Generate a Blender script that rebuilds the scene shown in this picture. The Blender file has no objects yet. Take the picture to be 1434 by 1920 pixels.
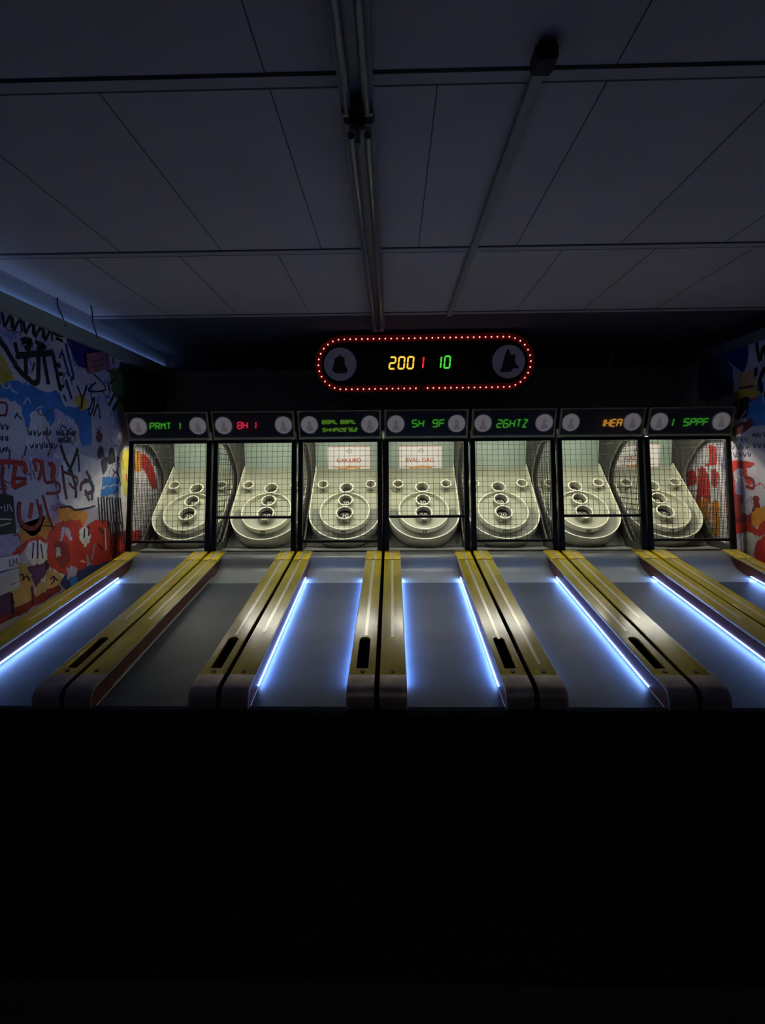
import bpy, bmesh, math, random
from mathutils import Vector, Matrix
PI = math.pi
scene = bpy.context.scene
COL = scene.collection

# ------------------------------------------------------------------ camera, world, exposure
cam_data = bpy.data.cameras.new('camera')
cam = bpy.data.objects.new('camera', cam_data)
COL.objects.link(cam)
cam_data.sensor_fit = 'VERTICAL'
cam_data.sensor_height = 36.0
cam_data.lens = 905.0 / 1920.0 * 36.0
cam_data.clip_start = 0.05
pitch, yaw, roll = 0.0856, 0.0206, 0.0071
fwd = Vector((-math.sin(yaw) * math.cos(pitch), math.cos(yaw) * math.cos(pitch), -math.sin(pitch)))
rgt = Vector((math.cos(yaw), math.sin(yaw), 0))
dwn = fwd.cross(rgt)
r2 = math.cos(roll) * rgt + math.sin(roll) * dwn
d2 = -math.sin(roll) * rgt + math.cos(roll) * dwn
cam.matrix_world = Matrix(((r2.x, -d2.x, -fwd.x, 0), (r2.y, -d2.y, -fwd.y, 0), (r2.z, -d2.z, -fwd.z, 1.72), (0, 0, 0, 1)))
scene.camera = cam

world = bpy.data.worlds.new('world')
scene.world = world
world.use_nodes = True
world.node_tree.nodes['Background'].inputs[0].default_value = (0.02, 0.022, 0.03, 1)
world.node_tree.nodes['Background'].inputs[1].default_value = 0.0
vs = scene.view_settings
vs.view_transform = 'Standard'
vs.look = 'None'
vs.exposure = 0.0
vs.gamma = 1.0
vs.use_curve_mapping = False
scene.cycles.use_denoising = True
scene.cycles.max_bounces = 8
scene.cycles.diffuse_bounces = 4
scene.cycles.sample_clamp_indirect = 3.0
scene.cycles.caustics_reflective = False
scene.cycles.caustics_refractive = False

# light levels, all in one place
LAMP_W = 2.5            # lamp under each marquee
LED_W = 4.2              # the same strips' throw onto the lane
LED_E = 22.0              # lane side strips
COVE_E = 5.0             # strip behind the left wall trim
TUBE_E = 88.0            # the tube itself
FILL_W = 0.35  # added fill behind the camera
LAMP_COL = (1.0, 0.97, 0.80)
LED_COL = (0.22, 0.40, 1.0)

# added dim fill, unseen behind the camera, to brighten marquee trims and rail ends
rl = bpy.data.lights.new('added_fill_lamp', 'AREA'); rl.shape = 'RECTANGLE'; rl.size = .9; rl.size_y = .3; rl.energy = FILL_W; rl.color = (1, .93, .9); rl.spread = math.radians(90)
ro = bpy.data.objects.new('added_fill_lamp', rl); COL.objects.link(ro); ro.location = (.2, -.7, 2.5); ro.rotation_euler = (math.radians(64), 0, 0)

# ------------------------------------------------------------------ materials
MATS = {}
def mat(name, col, rough=0.6, metal=0.0, emit=None, estr=0.0, noise=0.0, nscale=8.0, bump=0.0, spec=0.5, stretch=None):
    if name in MATS: return MATS[name]
    m = bpy.data.materials.new(name); MATS[name] = m
    m.use_nodes = True
    nt = m.node_tree; b = nt.nodes['Principled BSDF']
    b.inputs['Base Color'].default_value = (*col, 1)
    b.inputs['Roughness'].default_value = rough
    b.inputs['Metallic'].default_value = metal
    b.inputs['Specular IOR Level'].default_value = spec
    if emit:
        b.inputs['Emission Color'].default_value = (*emit, 1)
        b.inputs['Emission Strength'].default_value = estr
    if noise or bump:
        tc = nt.nodes.new('ShaderNodeTexCoord'); mp = nt.nodes.new('ShaderNodeMapping')
        nt.links.new(tc.outputs['Object'], mp.inputs[0])
        if stretch: mp.inputs['Scale'].default_value = stretch
        n = nt.nodes.new('ShaderNodeTexNoise'); n.inputs['Scale'].default_value = nscale; n.inputs['Detail'].default_value = 5
        nt.links.new(mp.outputs[0], n.inputs['Vector'])
        if noise:
            mr = nt.nodes.new('ShaderNodeMapRange')
            mr.inputs['From Min'].default_value = .3; mr.inputs['From Max'].default_value = .7
            mr.inputs['To Min'].default_value = 1 - noise; mr.inputs['To Max'].default_value = 1 + noise * .5
            nt.links.new(n.outputs['Fac'], mr.inputs['Value'])
            mx = nt.nodes.new('ShaderNodeMix'); mx.data_type = 'RGBA'; mx.blend_type = 'MULTIPLY'; mx.inputs['Factor'].default_value = 1
            mx.inputs[6].default_value = (*col, 1)
            nt.links.new(mr.outputs[0], mx.inputs[7])
            nt.links.new(mx.outputs[2], b.inputs['Base Color'])
        if bump:
            bp = nt.nodes.new('ShaderNodeBump'); bp.inputs['Strength'].default_value = bump; bp.inputs['Distance'].default_value = .01
            nt.links.new(n.outputs['Fac'], bp.inputs['Height']); nt.links.new(bp.outputs[0], b.inputs['Normal'])
    return m

def glow(name, col, strength):
    if name in MATS: return MATS[name]
    m = bpy.data.materials.new(name); MATS[name] = m
    m.use_nodes = True; nt = m.node_tree
    nt.nodes.remove(nt.nodes['Principled BSDF'])
    e = nt.nodes.new('ShaderNodeEmission'); e.inputs[0].default_value = (*col, 1); e.inputs[1].default_value = strength
    nt.links.new(e.outputs[0], nt.nodes['Material Output'].inputs[0])
    return m

def led_strip_mat(name, strength):
    """row of little LED chips in a milky sleeve: emission is banded along the strip"""
    if name in MATS: return MATS[name]
    m = glow(name, LED_COL, strength); nt = m.node_tree
    tc = nt.nodes.new('ShaderNodeTexCoord'); sp = nt.nodes.new('ShaderNodeSeparateXYZ')
    nt.links.new(tc.outputs['Object'], sp.inputs[0])
    a = nt.nodes.new('ShaderNodeMath'); a.operation = 'MULTIPLY'; a.inputs[1].default_value = 2 * PI / .020
    s = nt.nodes.new('ShaderNodeMath'); s.operation = 'SINE'
    r = nt.nodes.new('ShaderNodeMapRange'); r.inputs['From Min'].default_value = -1; r.inputs['From Max'].default_value = 1
    r.inputs['To Min'].default_value = strength * .03; r.inputs['To Max'].default_value = strength * 1.75
    nt.links.new(sp.outputs['Y'], a.inputs[0]); nt.links.new(a.outputs[0], s.inputs[0]); nt.links.new(s.outputs[0], r.inputs['Value'])
    nt.links.new(r.outputs[0], nt.nodes['Emission'].inputs[1])
    return m

def frosted():
    m = bpy.data.materials.new('smoked_frosted_pane'); m.use_nodes = True
    nt = m.node_tree; b = nt.nodes['Principled BSDF']
    b.inputs['Base Color'].default_value = (.9, .9, .9, 1)
    b.inputs['Roughness'].default_value = .55
    b.inputs['IOR'].default_value = 1.35
    b.inputs['Transmission Weight'].default_value = 1
    return m

black = mat('black_laminate', (.012, .012, .012), .45)
pitch_black = mat('matt_black', (.004, .004, .004), .8)
black_metal = mat('black_metal_frame', (.012, .012, .012), .38, .4)
net_mat = mat('black_net_cord', (.012, .014, .012), .8)
yellow = mat('yellow_rail_laminate', (.50, .41, .045), .19, noise=.35, nscale=7, bump=.05, spec=.5, stretch=(1, .35, 1))
yellow_cap = mat('bright_yellow_cap', (.85, .64, .03), .35, noise=.2, nscale=14)
metal_plate = mat('worn_steel_plate', (.46, .39, .37), .46, .6, noise=.4, nscale=10, bump=.1)
strip_mat = mat('pale_highlight_strip', (.72, .68, .56), .22, .2)  # pale colour for the highlight along the rail centre
maroon = mat('maroon_side_board', (.13, .03, .025), .4, noise=.3)
trim_white = mat('pale_edge_moulding', (.42, .42, .40), .3)
lane_mat = mat('grey_lane_vinyl', (.050, .068, .098), .45, noise=.18, nscale=5, bump=.03, spec=.16)
ramp_mat = mat('grey_ramp_vinyl', (.24, .27, .29), .38, noise=.1)
platform_mat = mat('grey_platform', (.20, .21, .20), .55, noise=.15)
cream = mat('cream_rim', (.94, .92, .74), .45)
cream_wall = mat('cream_cup_wall', (.60, .60, .46), .5, noise=.2, nscale=20)
board_cream = mat('pale_target_board', (.40, .42, .31), .5, noise=.15, nscale=6)
board_green = mat('pale_green_backboard', (.36, .47, .38), .55, noise=.12, nscale=4)
gutter = mat('grey_gutter', (.20, .215, .175), .5)
side_grey = mat('dark_grey_side_panel', (.045, .043, .036), .6, noise=.2)
hole_dark = mat('pocket_shade', (.02, .02, .018), .7, noise=.6, nscale=60)  # dark tone standing in for shade inside the cups
ink = mat('black_printed_number', (.02, .02, .02), .6)
olive_trim = mat('olive_brass_trim', (.46, .40, .18), .5, 0)
glass_black = mat('black_marquee_glass', (.006, .006, .006), .4, spec=.2)
disc_mat = mat('lavender_disc_backlit', (.45, .42, .48), .6, emit=(.62, .58, .66), estr=.18, noise=.2, nscale=30)
disc_fig = mat('grey_disc_figure', (.30, .27, .29), .6, emit=(.5, .44, .47), estr=.15)
sign_disc = mat('dim_lavender_disc', (.30, .27, .34), .6, emit=(.5, .45, .58), estr=.022)
sign_fig = mat('dark_red_figure', (.05, .01, .012), .6)
sign_red = mat('red_channel', (.14, .004, .004), .6)
paper = mat('white_sign_card', (.93, .90, .86), .6)
orange_red = mat('orange_red_print', (.62, .13, .04), .6)
orange_rib = mat('orange_ribbon_print', (.78, .34, .10), .6)
lamp_mat = glow('lamp_tube_glow', LAMP_COL, TUBE_E)
pane_mat = frosted()

# ------------------------------------------------------------------ mesh helpers
class MB:
    def __init__(s): s.v = []; s.f = []; s.m = []; s.mats = []
    def mi(s, m):
        if m not in s.mats: s.mats.append(m)
        return s.mats.index(m)
    def add(s, vs, fs, m=None):
        o = len(s.v); s.v += [tuple(p) for p in vs]
        k = s.mi(m) if m else 0
        for f in fs: s.f.append([i + o for i in f]); s.m.append(k)
        return s
    def box(s, a, b, m=None, M=None):
        vs = [Vector((x, y, z)) for x in (a[0], b[0]) for y in (a[1], b[1]) for z in (a[2], b[2])]
        if M: vs = [M @ p for p in vs]
        return s.add(vs, [(0, 1, 3, 2), (4, 6, 7, 5), (0, 4, 5, 1), (2, 3, 7, 6), (0, 2, 6, 4), (1, 5, 7, 3)], m)
    def prism(s, poly, fn, h0, h1, m=None):
        """poly: 2D outline; fn(a, b, h) -> 3D point; solid between h0 and h1"""
        n = len(poly)
        vs = [fn(a, b, h0) for a, b in poly] + [fn(a, b, h1) for a, b in poly]
        fs = [list(range(n))[::-1], list(range(n, 2 * n))] + [(i, (i + 1) % n, (i + 1) % n + n, i + n) for i in range(n)]
        return s.add(vs, fs, m)
    def ribbon(s, pts, w, fn, h0, h1, m=None, closed=False):
        """flat band of width w along 2D points, thick from h0 to h1"""
        L, Rr = [], []
        n = len(pts)
        for i in range(n):
            a = pts[i - 1] if (i or closed) else pts[i]; b = pts[(i + 1) % n] if (i < n - 1 or closed) else pts[i]
            dx, dy = b[0] - a[0], b[1] - a[1]; l = math.hypot(dx, dy) or 1
            nx, ny = -dy / l * w / 2, dx / l * w / 2
            L.append((pts[i][0] + nx, pts[i][1] + ny)); Rr.append((pts[i][0] - nx, pts[i][1] - ny))
        vs = []
        for i in range(n): vs += [fn(*L[i], h0), fn(*Rr[i], h0), fn(*L[i], h1), fn(*Rr[i], h1)]
        fs = []
        for i in range(n if closed else n - 1):
            a, b = 4 * i, 4 * ((i + 1) % n)
            fs += [(a, b, b + 1, a + 1), (a + 2, a + 3, b + 3, b + 2), (a, a + 2, b + 2, b), (a + 1, b + 1, b + 3, a + 3)]
        if not closed:
            e = 4 * (n - 1); fs += [(0, 1, 3, 2), (e, e + 2, e + 3, e + 1)]
        return s.add(vs, fs, m)
    def tube(s, pts, r, n=8, m=None, cap=True):
        pts = [Vector(p) for p in pts]; vs = []; fs = []
        for i, p in enumerate(pts):
            t = (pts[min(i + 1, len(pts) - 1)] - pts[max(i - 1, 0)]).normalized()
            u = t.cross(Vector((0, 0, 1)));
            if u.length < .05: u = t.cross(Vector((1, 0, 0)))
            u.normalize(); w = t.cross(u)
            for k in range(n):
                a = 2 * PI * k / n; vs.append(p + r * (math.cos(a) * u + math.sin(a) * w))
        for i in range(len(pts) - 1):
            for k in range(n):
                a, b = i * n + k, i * n + (k + 1) % n; fs.append((a, b, b + n, a + n))
        if cap: fs += [list(range(n))[::-1], list(range((len(pts) - 1) * n, len(pts) * n))]
        return s.add(vs, fs, m)
    def mesh(s, name, m=None, oy=0.0, smooth=False, bevel=0.0):
        me = bpy.data.meshes.new(name)
        me.from_pydata([(x, y - oy, z) for x, y, z in s.v], [], s.f)
        if m: me.materials.append(m)
        else:
            for q in s.mats: me.materials.append(q)
            me.polygons.foreach_set('material_index', s.m)
        bm = bmesh.new(); bm.from_mesh(me)
        bmesh.ops.recalc_face_normals(bm, faces=bm.faces)
        if bevel: bmesh.ops.bevel(bm, geom=bm.edges[:], offset=bevel, segments=2, affect='EDGES', clamp_overlap=True)
        bm.to_mesh(me); bm.free()
        if smooth:
            me.polygons.foreach_set('use_smooth', [True] * len(me.polygons))
            me.set_sharp_from_angle(angle=math.radians(40))
        me.update(); return me

def poly_with_holes(loops, h, fn, name, m, oy=0.0):
    """solid plate from 2D loops (first is the outline, the rest are holes); fn(a, b, c) -> 3D"""
    cu = bpy.data.curves.new('tmp', 'CURVE'); cu.dimensions = '2D'; cu.fill_mode = 'BOTH'; cu.extrude = h / 2
    for lp in loops:
        sp = cu.splines.new('POLY'); sp.points.add(len(lp) - 1)
        for p, q in zip(sp.points, lp): p.co = (q[0], q[1], 0, 1)
        sp.use_cyclic_u = True
    ob = bpy.data.objects.new('tmp', cu); COL.objects.link(ob)
    dg = bpy.context.evaluated_depsgraph_get(); dg.update()
    me = bpy.data.meshes.new_from_object(ob.evaluated_get(dg))
    me.name = name
    bpy.data.objects.remove(ob); bpy.data.curves.remove(cu)
    for v in me.vertices:
        x, y, z = fn(*v.co); v.co = (x, y - oy, z)
    me.materials.clear(); me.materials.append(m)
    bm = bmesh.new(); bm.from_mesh(me)
    bmesh.ops.remove_doubles(bm, verts=bm.verts, dist=1e-5)
    bmesh.ops.recalc_face_normals(bm, faces=bm.faces); bm.to_mesh(me); bm.free(); me.update()
    return me

def text_mesh(body, size, fn, name, m, oy=0.0, thick=.001, offset=0.0):
    cu = bpy.data.curves.new('tmp', 'FONT'); cu.body = body; cu.size = size; cu.align_x = 'CENTER'; cu.align_y = 'CENTER'
    cu.extrude = thick / 2; cu.offset = offset; cu.resolution_u = 3
    ob = bpy.data.objects.new('tmp', cu); COL.objects.link(ob)
    dg = bpy.context.evaluated_depsgraph_get(); dg.update()
    me = bpy.data.meshes.new_from_object(ob.evaluated_get(dg)); me.name = name
    bpy.data.objects.remove(ob); bpy.data.curves.remove(cu)
    for v in me.vertices:
        x, y, z = fn(*v.co); v.co = (x, y - oy, z)
    me.materials.clear(); me.materials.append(m)
    me.update(); return me

def link(name, me, parent=None, loc=(0, 0, 0)):
    o = bpy.data.objects.new(name, me); COL.objects.link(o); o.location = loc
    if parent: o.parent = parent
    return o
def tag(o, label, cat, group=None):
    o['label'] = label; o['category'] = cat
    if group: o['group'] = group
    return o
def struct(name, me):
    o = link(name, me); o['kind'] = 'structure'; return o
XYZ = lambda a, b, c: Vector((a, b, c))
def arc(cx, cy, r, a0, a1, n, ry=None):
    ry = ry or r
    return [(cx + r * math.cos(math.radians(a0 + (a1 - a0) * i / n)), cy + ry * math.sin(math.radians(a0 + (a1 - a0) * i / n))) for i in range(n + 1)]
def circle(cx, cy, r, n=40): return arc(cx, cy, r, 0, 360 - 360 / n, n - 1)
# ------------------------------------------------------------------ the room
XL, XR, YB, ZC = -2.5, 3.1, 5.45, 3.02
YF = -0.9
floor_mat = mat('black_carpet', (.010, .010, .011), .95, noise=.4, nscale=40)
ceil_mat = mat('grey_white_ceiling_panel', (.45, .40, .37), .85, noise=.10, nscale=2.2)
ceil_dark = mat('shade_dark_ceiling', (.055, .055, .06), .9)  # shade over the machines, put into the colour
seam_mat = mat('dark_panel_gap', (.07, .07, .07), .9)
batten = mat('grey_ceiling_batten', (.36, .33, .31), .7)
back_mat = mat('dark_grey_back_wall', (.30, .29, .27), .85, noise=.15, nscale=3)
trim_mat = mat('grey_green_trim', (.30, .32, .26), .7, noise=.1)
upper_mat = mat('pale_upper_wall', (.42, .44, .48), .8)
struct('floor', MB().box((XL - .15, YF, -.05), (XR + .15, YB + .2, 0)).mesh('floor', floor_mat))
# ceiling: main slab with panel joints cut as narrow dark gaps, and the bay over the machines with its shade put into a dark colour
b = MB()
bars_y = [-.95, .48, 1.73, 2.98, 4.13]
b.box((XL - .15, YF, ZC), (XR + .15, 4.13, ZC + .06), ceil_mat)
b.box((XL - .15, 4.13, ZC - .002), (XR + .15, YB + .2, ZC + .06), ceil_dark)
bays = {(-.95, .46): (-1.0, 1.2), (.50, 1.69): (-1.6, -.41, .73, 1.9), (1.745, 2.945): (-1.6, -1.0, -.41, .16, .73, 1.33, 1.93), (2.998, 4.10): (-1.86, -1.28, -.68, 1.02, 1.57, 2.15)}
for (y0, y1), xs in bays.items():
    for x in xs: b.box((x - .0022, y0, ZC - .0012), (x + .0022, y1, ZC), seam_mat)
for y in (.48, 1.718, 2.972, 4.13):
    b.box((XL, y - .022, ZC - .008), (XR, y + .022, ZC - .001), batten)
    b.box((XL, y - .028, ZC - .003), (XR, y - .022, ZC - .0005), seam_mat)
    b.box((XL, y + .022, ZC - .007), (XR, y + .032, ZC - .0005), seam_mat)
struct('ceiling', b.mesh('ceiling'))
def wall_fn_left(y, z, h): return Vector((XL + h, y, z))
def wall_fn_right(y, z, h): return Vector((XR - h, y, z))
PAINT = {'black': (.008, .008, .010), 'blue': (.035, .20, .55), 'navy': (.012, .012, .16), 'yellow': (.55, .42, .04), 'white': (.74, .72, .72),
         'lilac': (.46, .42, .62), 'green': (.10, .18, .03), 'darkgreen': (.02, .045, .022), 'lamp_glow': (.50, .46, .10), 'orange': (.62, .24, .03),
         'red': (.52, .028, .020), 'darkred': (.22, .015, .02), 'purple': (.09, .02, .13), 'tan': (.55, .36, .14), 'darkblue': (.03, .04, .16),
         'ink': (.035, .035, .07), 'maroon': (.14, .015, .03)}
for k, c in PAINT.items(): mat('mural_' + k, c, .65, noise=.3, nscale=9)
mural_base = mat('mural_pale_ground', (.40, .38, .44), .7)
nt = mural_base.node_tree; bs = nt.nodes['Principled BSDF']
tc = nt.nodes.new('ShaderNodeTexCoord'); n1 = nt.nodes.new('ShaderNodeTexNoise'); n1.inputs['Scale'].default_value = 2.6; n1.inputs['Detail'].default_value = 7
rp = nt.nodes.new('ShaderNodeValToRGB'); el = rp.color_ramp.elements
el[0].position = .34; el[0].color = (.22, .17, .34, 1); el[1].position = .66; el[1].color = (.60, .58, .60, 1)
e = el.new(.45); e.color = (.42, .38, .50, 1); e = el.new(.55); e.color = (.50, .46, .50, 1)
nt.links.new(tc.outputs['Object'], n1.inputs['Vector']); nt.links.new(n1.outputs['Fac'], rp.inputs[0]); nt.links.new(rp.outputs[0], bs.inputs['Base Color'])
MURAL_LEFT=[
('a','blue',0.0,[(2.94,2.36),(3.22,2.33),(3.37,2.33),(3.5,2.3),(3.64,2.33),(3.7,2.23),(3.98,2.24),(4.02,2.1),(3.99,1.95),(3.87,1.95),(3.83,2.11),(3.64,2.17),(3.53,2.06),(3.43,2.17),(3.34,2.04),(3.28,2.04),(3.25,2.17),(3.15,2.2),(2.92,2.19)]),
('a','navy',0.0,[(3.77,2.78),(4.2,2.77),(4.02,2.68),(3.98,2.57),(3.88,2.58),(3.81,2.65)]),
('a','yellow',0.0,[(2.87,2.47),(3.11,2.48),(3.18,2.41),(3.21,2.34),(3.13,2.3),(3.09,2.28),(2.86,2.27)]),
('a','white',0.0,[(3.35,2.15),(3.45,2.13),(3.42,1.9),(3.27,1.9),(3.32,2.04)]),
('a','lilac',0.0,[(3.57,2.19),(3.67,2.18),(3.79,2.06),(3.62,2.02)]),
('a','yellow',0.0,[(3.82,2.31),(3.94,2.35),(3.98,2.27),(3.88,2.22)]),
('a','green',0.0,[(4.32,2.64),(4.55,2.64),(4.6,2.43),(4.49,2.34),(4.36,2.44)]),
('a','darkgreen',0.0,[(4.5,2.73),(5.27,2.78),(5.23,2.32),(4.55,2.27),(4.54,2.54)]),
('a','black',0.0,[(4.63,2.71),(5.46,2.82),(5.36,2.4),(4.81,2.32),(4.66,2.49)]),  # painted shade, darkens the wall towards the back corner
('a','blue',0.0,[(4.05,1.64),(4.11,1.68),(4.35,1.68),(4.38,1.62),(4.18,1.6),(4.05,1.59)]),
('a','blue',0.0,[(4.06,1.57),(4.18,1.59),(4.36,1.6),(4.34,1.54),(4.14,1.51),(4.05,1.53)]),
('a','lamp_glow',0.0,[(4.43,1.9),(4.59,1.94),(4.64,1.65),(4.49,1.47),(4.42,1.65)]),  # lamp glow through the side opening, painted on the wall
('a','orange',0.0,[(3.56,1.46),(3.88,1.4),(3.84,1.29),(3.73,1.29),(3.56,1.35)]),
('a','orange',0.0,[(3.43,1.41),(3.49,1.37),(3.47,1.3),(3.39,1.25),(3.17,1.25),(3.17,1.37),(3.21,1.35),(3.27,1.29),(3.35,1.31),(3.39,1.4)]),
('a','red',0.0,[(3.42,1.26),(3.49,1.33),(3.6,1.36),(3.79,1.34),(3.84,1.23),(3.84,0.95),(3.57,0.95),(3.42,1.05)]),
('a','lilac',0.0,[(3.55,1.22),(3.59,1.31),(3.64,1.3),(3.69,1.2),(3.65,1.2),(3.61,1.27),(3.57,1.2)]),
('a','darkred',0.0,[(3.48,1.2),(3.58,1.21),(3.66,1.13),(3.62,1.01),(3.51,1.02)]),
('a','lilac',0.0,[(3.5,1.16),(3.54,1.16),(3.55,1.1),(3.5,1.1)]),
('a','red',0.0,[(2.77,1.32),(3.0,1.3),(3.1,1.22),(3.17,1.24),(3.3,1.28),(3.42,1.25),(3.39,1.21),(3.27,1.26),(3.18,1.19),(3.1,1.18),(3.04,1.23),(2.76,1.23)]),
('a','lilac',0.0,[(3.01,1.37),(3.09,1.38),(3.12,1.22),(3.03,1.18),(2.79,1.21),(2.81,1.36)]),
('a','white',0.0,[(3.2,1.19),(3.24,1.24),(3.3,1.25),(3.37,1.23),(3.4,1.16),(3.38,1.07),(3.28,1.07),(3.22,1.13)]),
('a','purple',0.0,[(3.22,1.08),(3.41,1.07),(3.4,1.02),(3.32,0.95),(3.27,0.93),(3.24,1.01)]),
('a','tan',0.0,[(3.12,1.12),(3.21,1.08),(3.25,0.89),(3.21,0.82),(3.08,0.8),(3.06,0.98)]),
('a','tan',0.0,[(3.4,1.03),(3.54,0.94),(3.52,0.89),(3.38,0.87)]),
('a','tan',0.0,[(3.29,0.93),(3.36,0.94),(3.37,0.86),(3.28,0.83)]),
('a','darkred',0.0,[(3.09,0.83),(3.28,0.86),(3.5,0.88),(3.51,0.83),(3.23,0.79),(3.04,0.76),(2.65,0.77),(2.66,0.89)]),
('a','purple',0.0,[(2.67,1.01),(2.97,1.0),(3.08,0.89),(3.04,0.81),(2.65,0.8)]),
('a','red',0.0,[(3.86,1.29),(4.18,1.29),(4.18,0.9),(4.01,0.91),(3.87,1.02)]),
('a','white',0.0,[(3.79,1.28),(3.89,1.27),(3.92,1.18),(3.84,1.12),(3.78,1.19)]),
('a','darkred',0.0,[(4.21,1.18),(4.53,1.14),(4.54,0.83),(4.2,0.93)]),
('a','red',0.0,[(4.3,1.13),(4.37,1.13),(4.38,1.01),(4.31,1.01)]),
('a','darkblue',0.0,[(3.57,0.94),(4.2,0.94),(4.21,0.88),(3.75,0.83),(3.55,0.84)]),
('a','lilac',0.0,[(3.61,0.99),(3.71,0.98),(3.7,0.9),(3.61,0.91)]),
('a','blue',0.0,[(3.63,0.91),(3.71,0.9),(3.71,0.84),(3.63,0.84)]),
('a','white',0.0,[(3.57,1.49),(3.6,1.79),(3.82,1.87),(4.11,1.8),(4.1,1.56),(4.03,1.42)]),
('s','black',0.022,[(2.86,2.73),(2.87,2.65)]),
('s','black',0.016,[(2.87,2.65),(2.92,2.73),(2.92,2.66)]),
('s','black',0.023,[(2.95,2.73),(2.96,2.65)]),
('s','black',0.017,[(2.96,2.65),(3.02,2.73),(3.02,2.67)]),
('s','black',0.024,[(3.05,2.74),(3.06,2.66)]),
('s','black',0.017,[(3.06,2.66),(3.12,2.74),(3.12,2.67)]),
('s','black',0.024,[(3.15,2.75),(3.16,2.66)]),
('s','black',0.018,[(3.16,2.66),(3.22,2.75),(3.22,2.67)]),
('s','black',0.025,[(3.23,2.75),(3.24,2.66)]),
('s','black',0.018,[(3.24,2.66),(3.3,2.75),(3.31,2.67)]),
('s','black',0.026,[(3.33,2.75),(3.34,2.67)]),
('s','black',0.019,[(3.34,2.67),(3.41,2.76),(3.41,2.68)]),
('s','black',0.026,[(3.42,2.76),(3.43,2.67)]),
('s','black',0.019,[(3.43,2.67),(3.5,2.76),(3.51,2.68)]),
('s','black',0.027,[(3.51,2.77),(3.53,2.67)]),
('s','black',0.02,[(3.53,2.67),(3.6,2.77),(3.6,2.69)]),
('s','black',0.024,[(3.58,2.76),(3.66,2.75),(3.73,2.76),(3.75,2.81)]),
('s','black',0.024,[(3.64,2.72),(3.69,2.72),(3.72,2.72)]),
('s','black',0.04,[(3.09,2.6),(3.17,2.51),(3.25,2.42),(3.33,2.37),(3.42,2.36),(3.45,2.54)]),
('s','black',0.045,[(3.24,2.5),(3.39,2.54),(3.61,2.61)]),
('s','black',0.033,[(3.33,2.5),(3.32,2.36)]),
('s','black',0.032,[(3.24,2.59),(3.26,2.49)]),
('s','black',0.044,[(3.3,2.61),(3.38,2.63),(3.34,2.56)]),
('s','black',0.034,[(3.43,2.64),(3.52,2.63),(3.44,2.59)]),
('s','black',0.035,[(3.5,2.57),(3.53,2.36)]),
('s','black',0.036,[(3.6,2.59),(3.64,2.42),(3.66,2.34)]),
('s','black',0.036,[(3.6,2.51),(3.68,2.53)]),
('s','black',0.028,[(3.63,2.45),(3.7,2.47)]),
('s','black',0.024,[(3.64,2.36),(3.7,2.38)]),
('s','navy',0.025,[(3.71,2.63),(3.77,2.46)]),
('s','navy',0.025,[(3.75,2.71),(3.8,2.54),(3.82,2.47),(3.78,2.44)]),
('s','navy',0.025,[(3.73,2.43),(3.78,2.29)]),
('s','navy',0.02,[(3.69,2.31),(3.72,2.27)]),
('s','black',0.017,[(3.86,2.41),(3.92,2.33),(3.98,2.43)]),
('s','black',0.022,[(3.92,2.33),(3.89,2.23)]),
('s','black',0.014,[(4.08,2.55),(4.25,2.45),(4.0,2.39),(4.11,2.48)]),
('s','black',0.017,[(4.28,2.62),(4.42,2.59),(4.3,2.49),(4.31,2.44)]),
('s','black',0.015,[(4.39,2.76),(4.49,2.78)]),
('s','black',0.015,[(4.39,2.75),(4.38,2.69)]),
('s','black',0.016,[(4.0,2.24),(4.07,2.35),(4.06,2.27),(4.0,2.19),(3.99,2.25)]),
('s','black',0.016,[(4.05,2.19),(4.12,2.3),(4.14,2.18)]),
('s','darkgreen',0.024,[(4.28,2.31),(4.38,2.43)]),
('s','darkgreen',0.039,[(4.34,2.27),(4.48,2.42)]),
('s','darkred',0.014,[(3.08,2.17),(3.13,2.17),(3.12,2.1),(3.07,2.09),(3.02,2.11)]),
('s','ink',0.005,[(2.73,2.0),(2.73,1.97),(2.74,2.0),(2.75,1.98)]),
('s','ink',0.006,[(2.76,2.0),(2.77,1.97),(2.77,2.0),(2.78,1.98)]),
('s','ink',0.006,[(2.79,2.01),(2.8,1.98),(2.81,2.01),(2.81,1.98)]),
('s','ink',0.006,[(2.82,2.01),(2.83,1.98),(2.84,2.01),(2.84,1.98)]),
('s','ink',0.006,[(2.85,2.01),(2.86,1.98),(2.87,2.01),(2.87,1.99)]),
('s','ink',0.006,[(2.89,2.02),(2.9,1.99),(2.91,2.02),(2.91,1.99)]),
('s','ink',0.006,[(2.92,2.02),(2.93,1.99),(2.94,2.02),(2.94,1.99)]),
('s','ink',0.006,[(2.96,2.03),(2.97,1.99),(2.98,2.02),(2.98,2.0)]),
('s','ink',0.006,[(2.99,2.02),(3.0,1.99),(3.01,2.02),(3.02,2.0)]),
('s','ink',0.006,[(3.03,2.03),(3.04,2.0),(3.05,2.03),(3.05,2.0)]),
('s','ink',0.006,[(3.07,2.04),(3.08,2.0),(3.09,2.03),(3.09,2.0)]),
('s','ink',0.006,[(3.11,2.04),(3.12,2.0),(3.13,2.03),(3.13,2.01)]),
('s','ink',0.005,[(2.72,1.93),(2.73,1.91),(2.74,1.94),(2.74,1.91)]),
('s','ink',0.005,[(2.75,1.94),(2.76,1.91),(2.77,1.93),(2.77,1.91)]),
('s','ink',0.006,[(2.78,1.94),(2.79,1.91),(2.8,1.94),(2.8,1.91)]),
('s','ink',0.006,[(2.81,1.94),(2.82,1.91),(2.83,1.94),(2.83,1.92)]),
('s','ink',0.006,[(2.85,1.94),(2.86,1.91),(2.87,1.94),(2.87,1.92)]),
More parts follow.
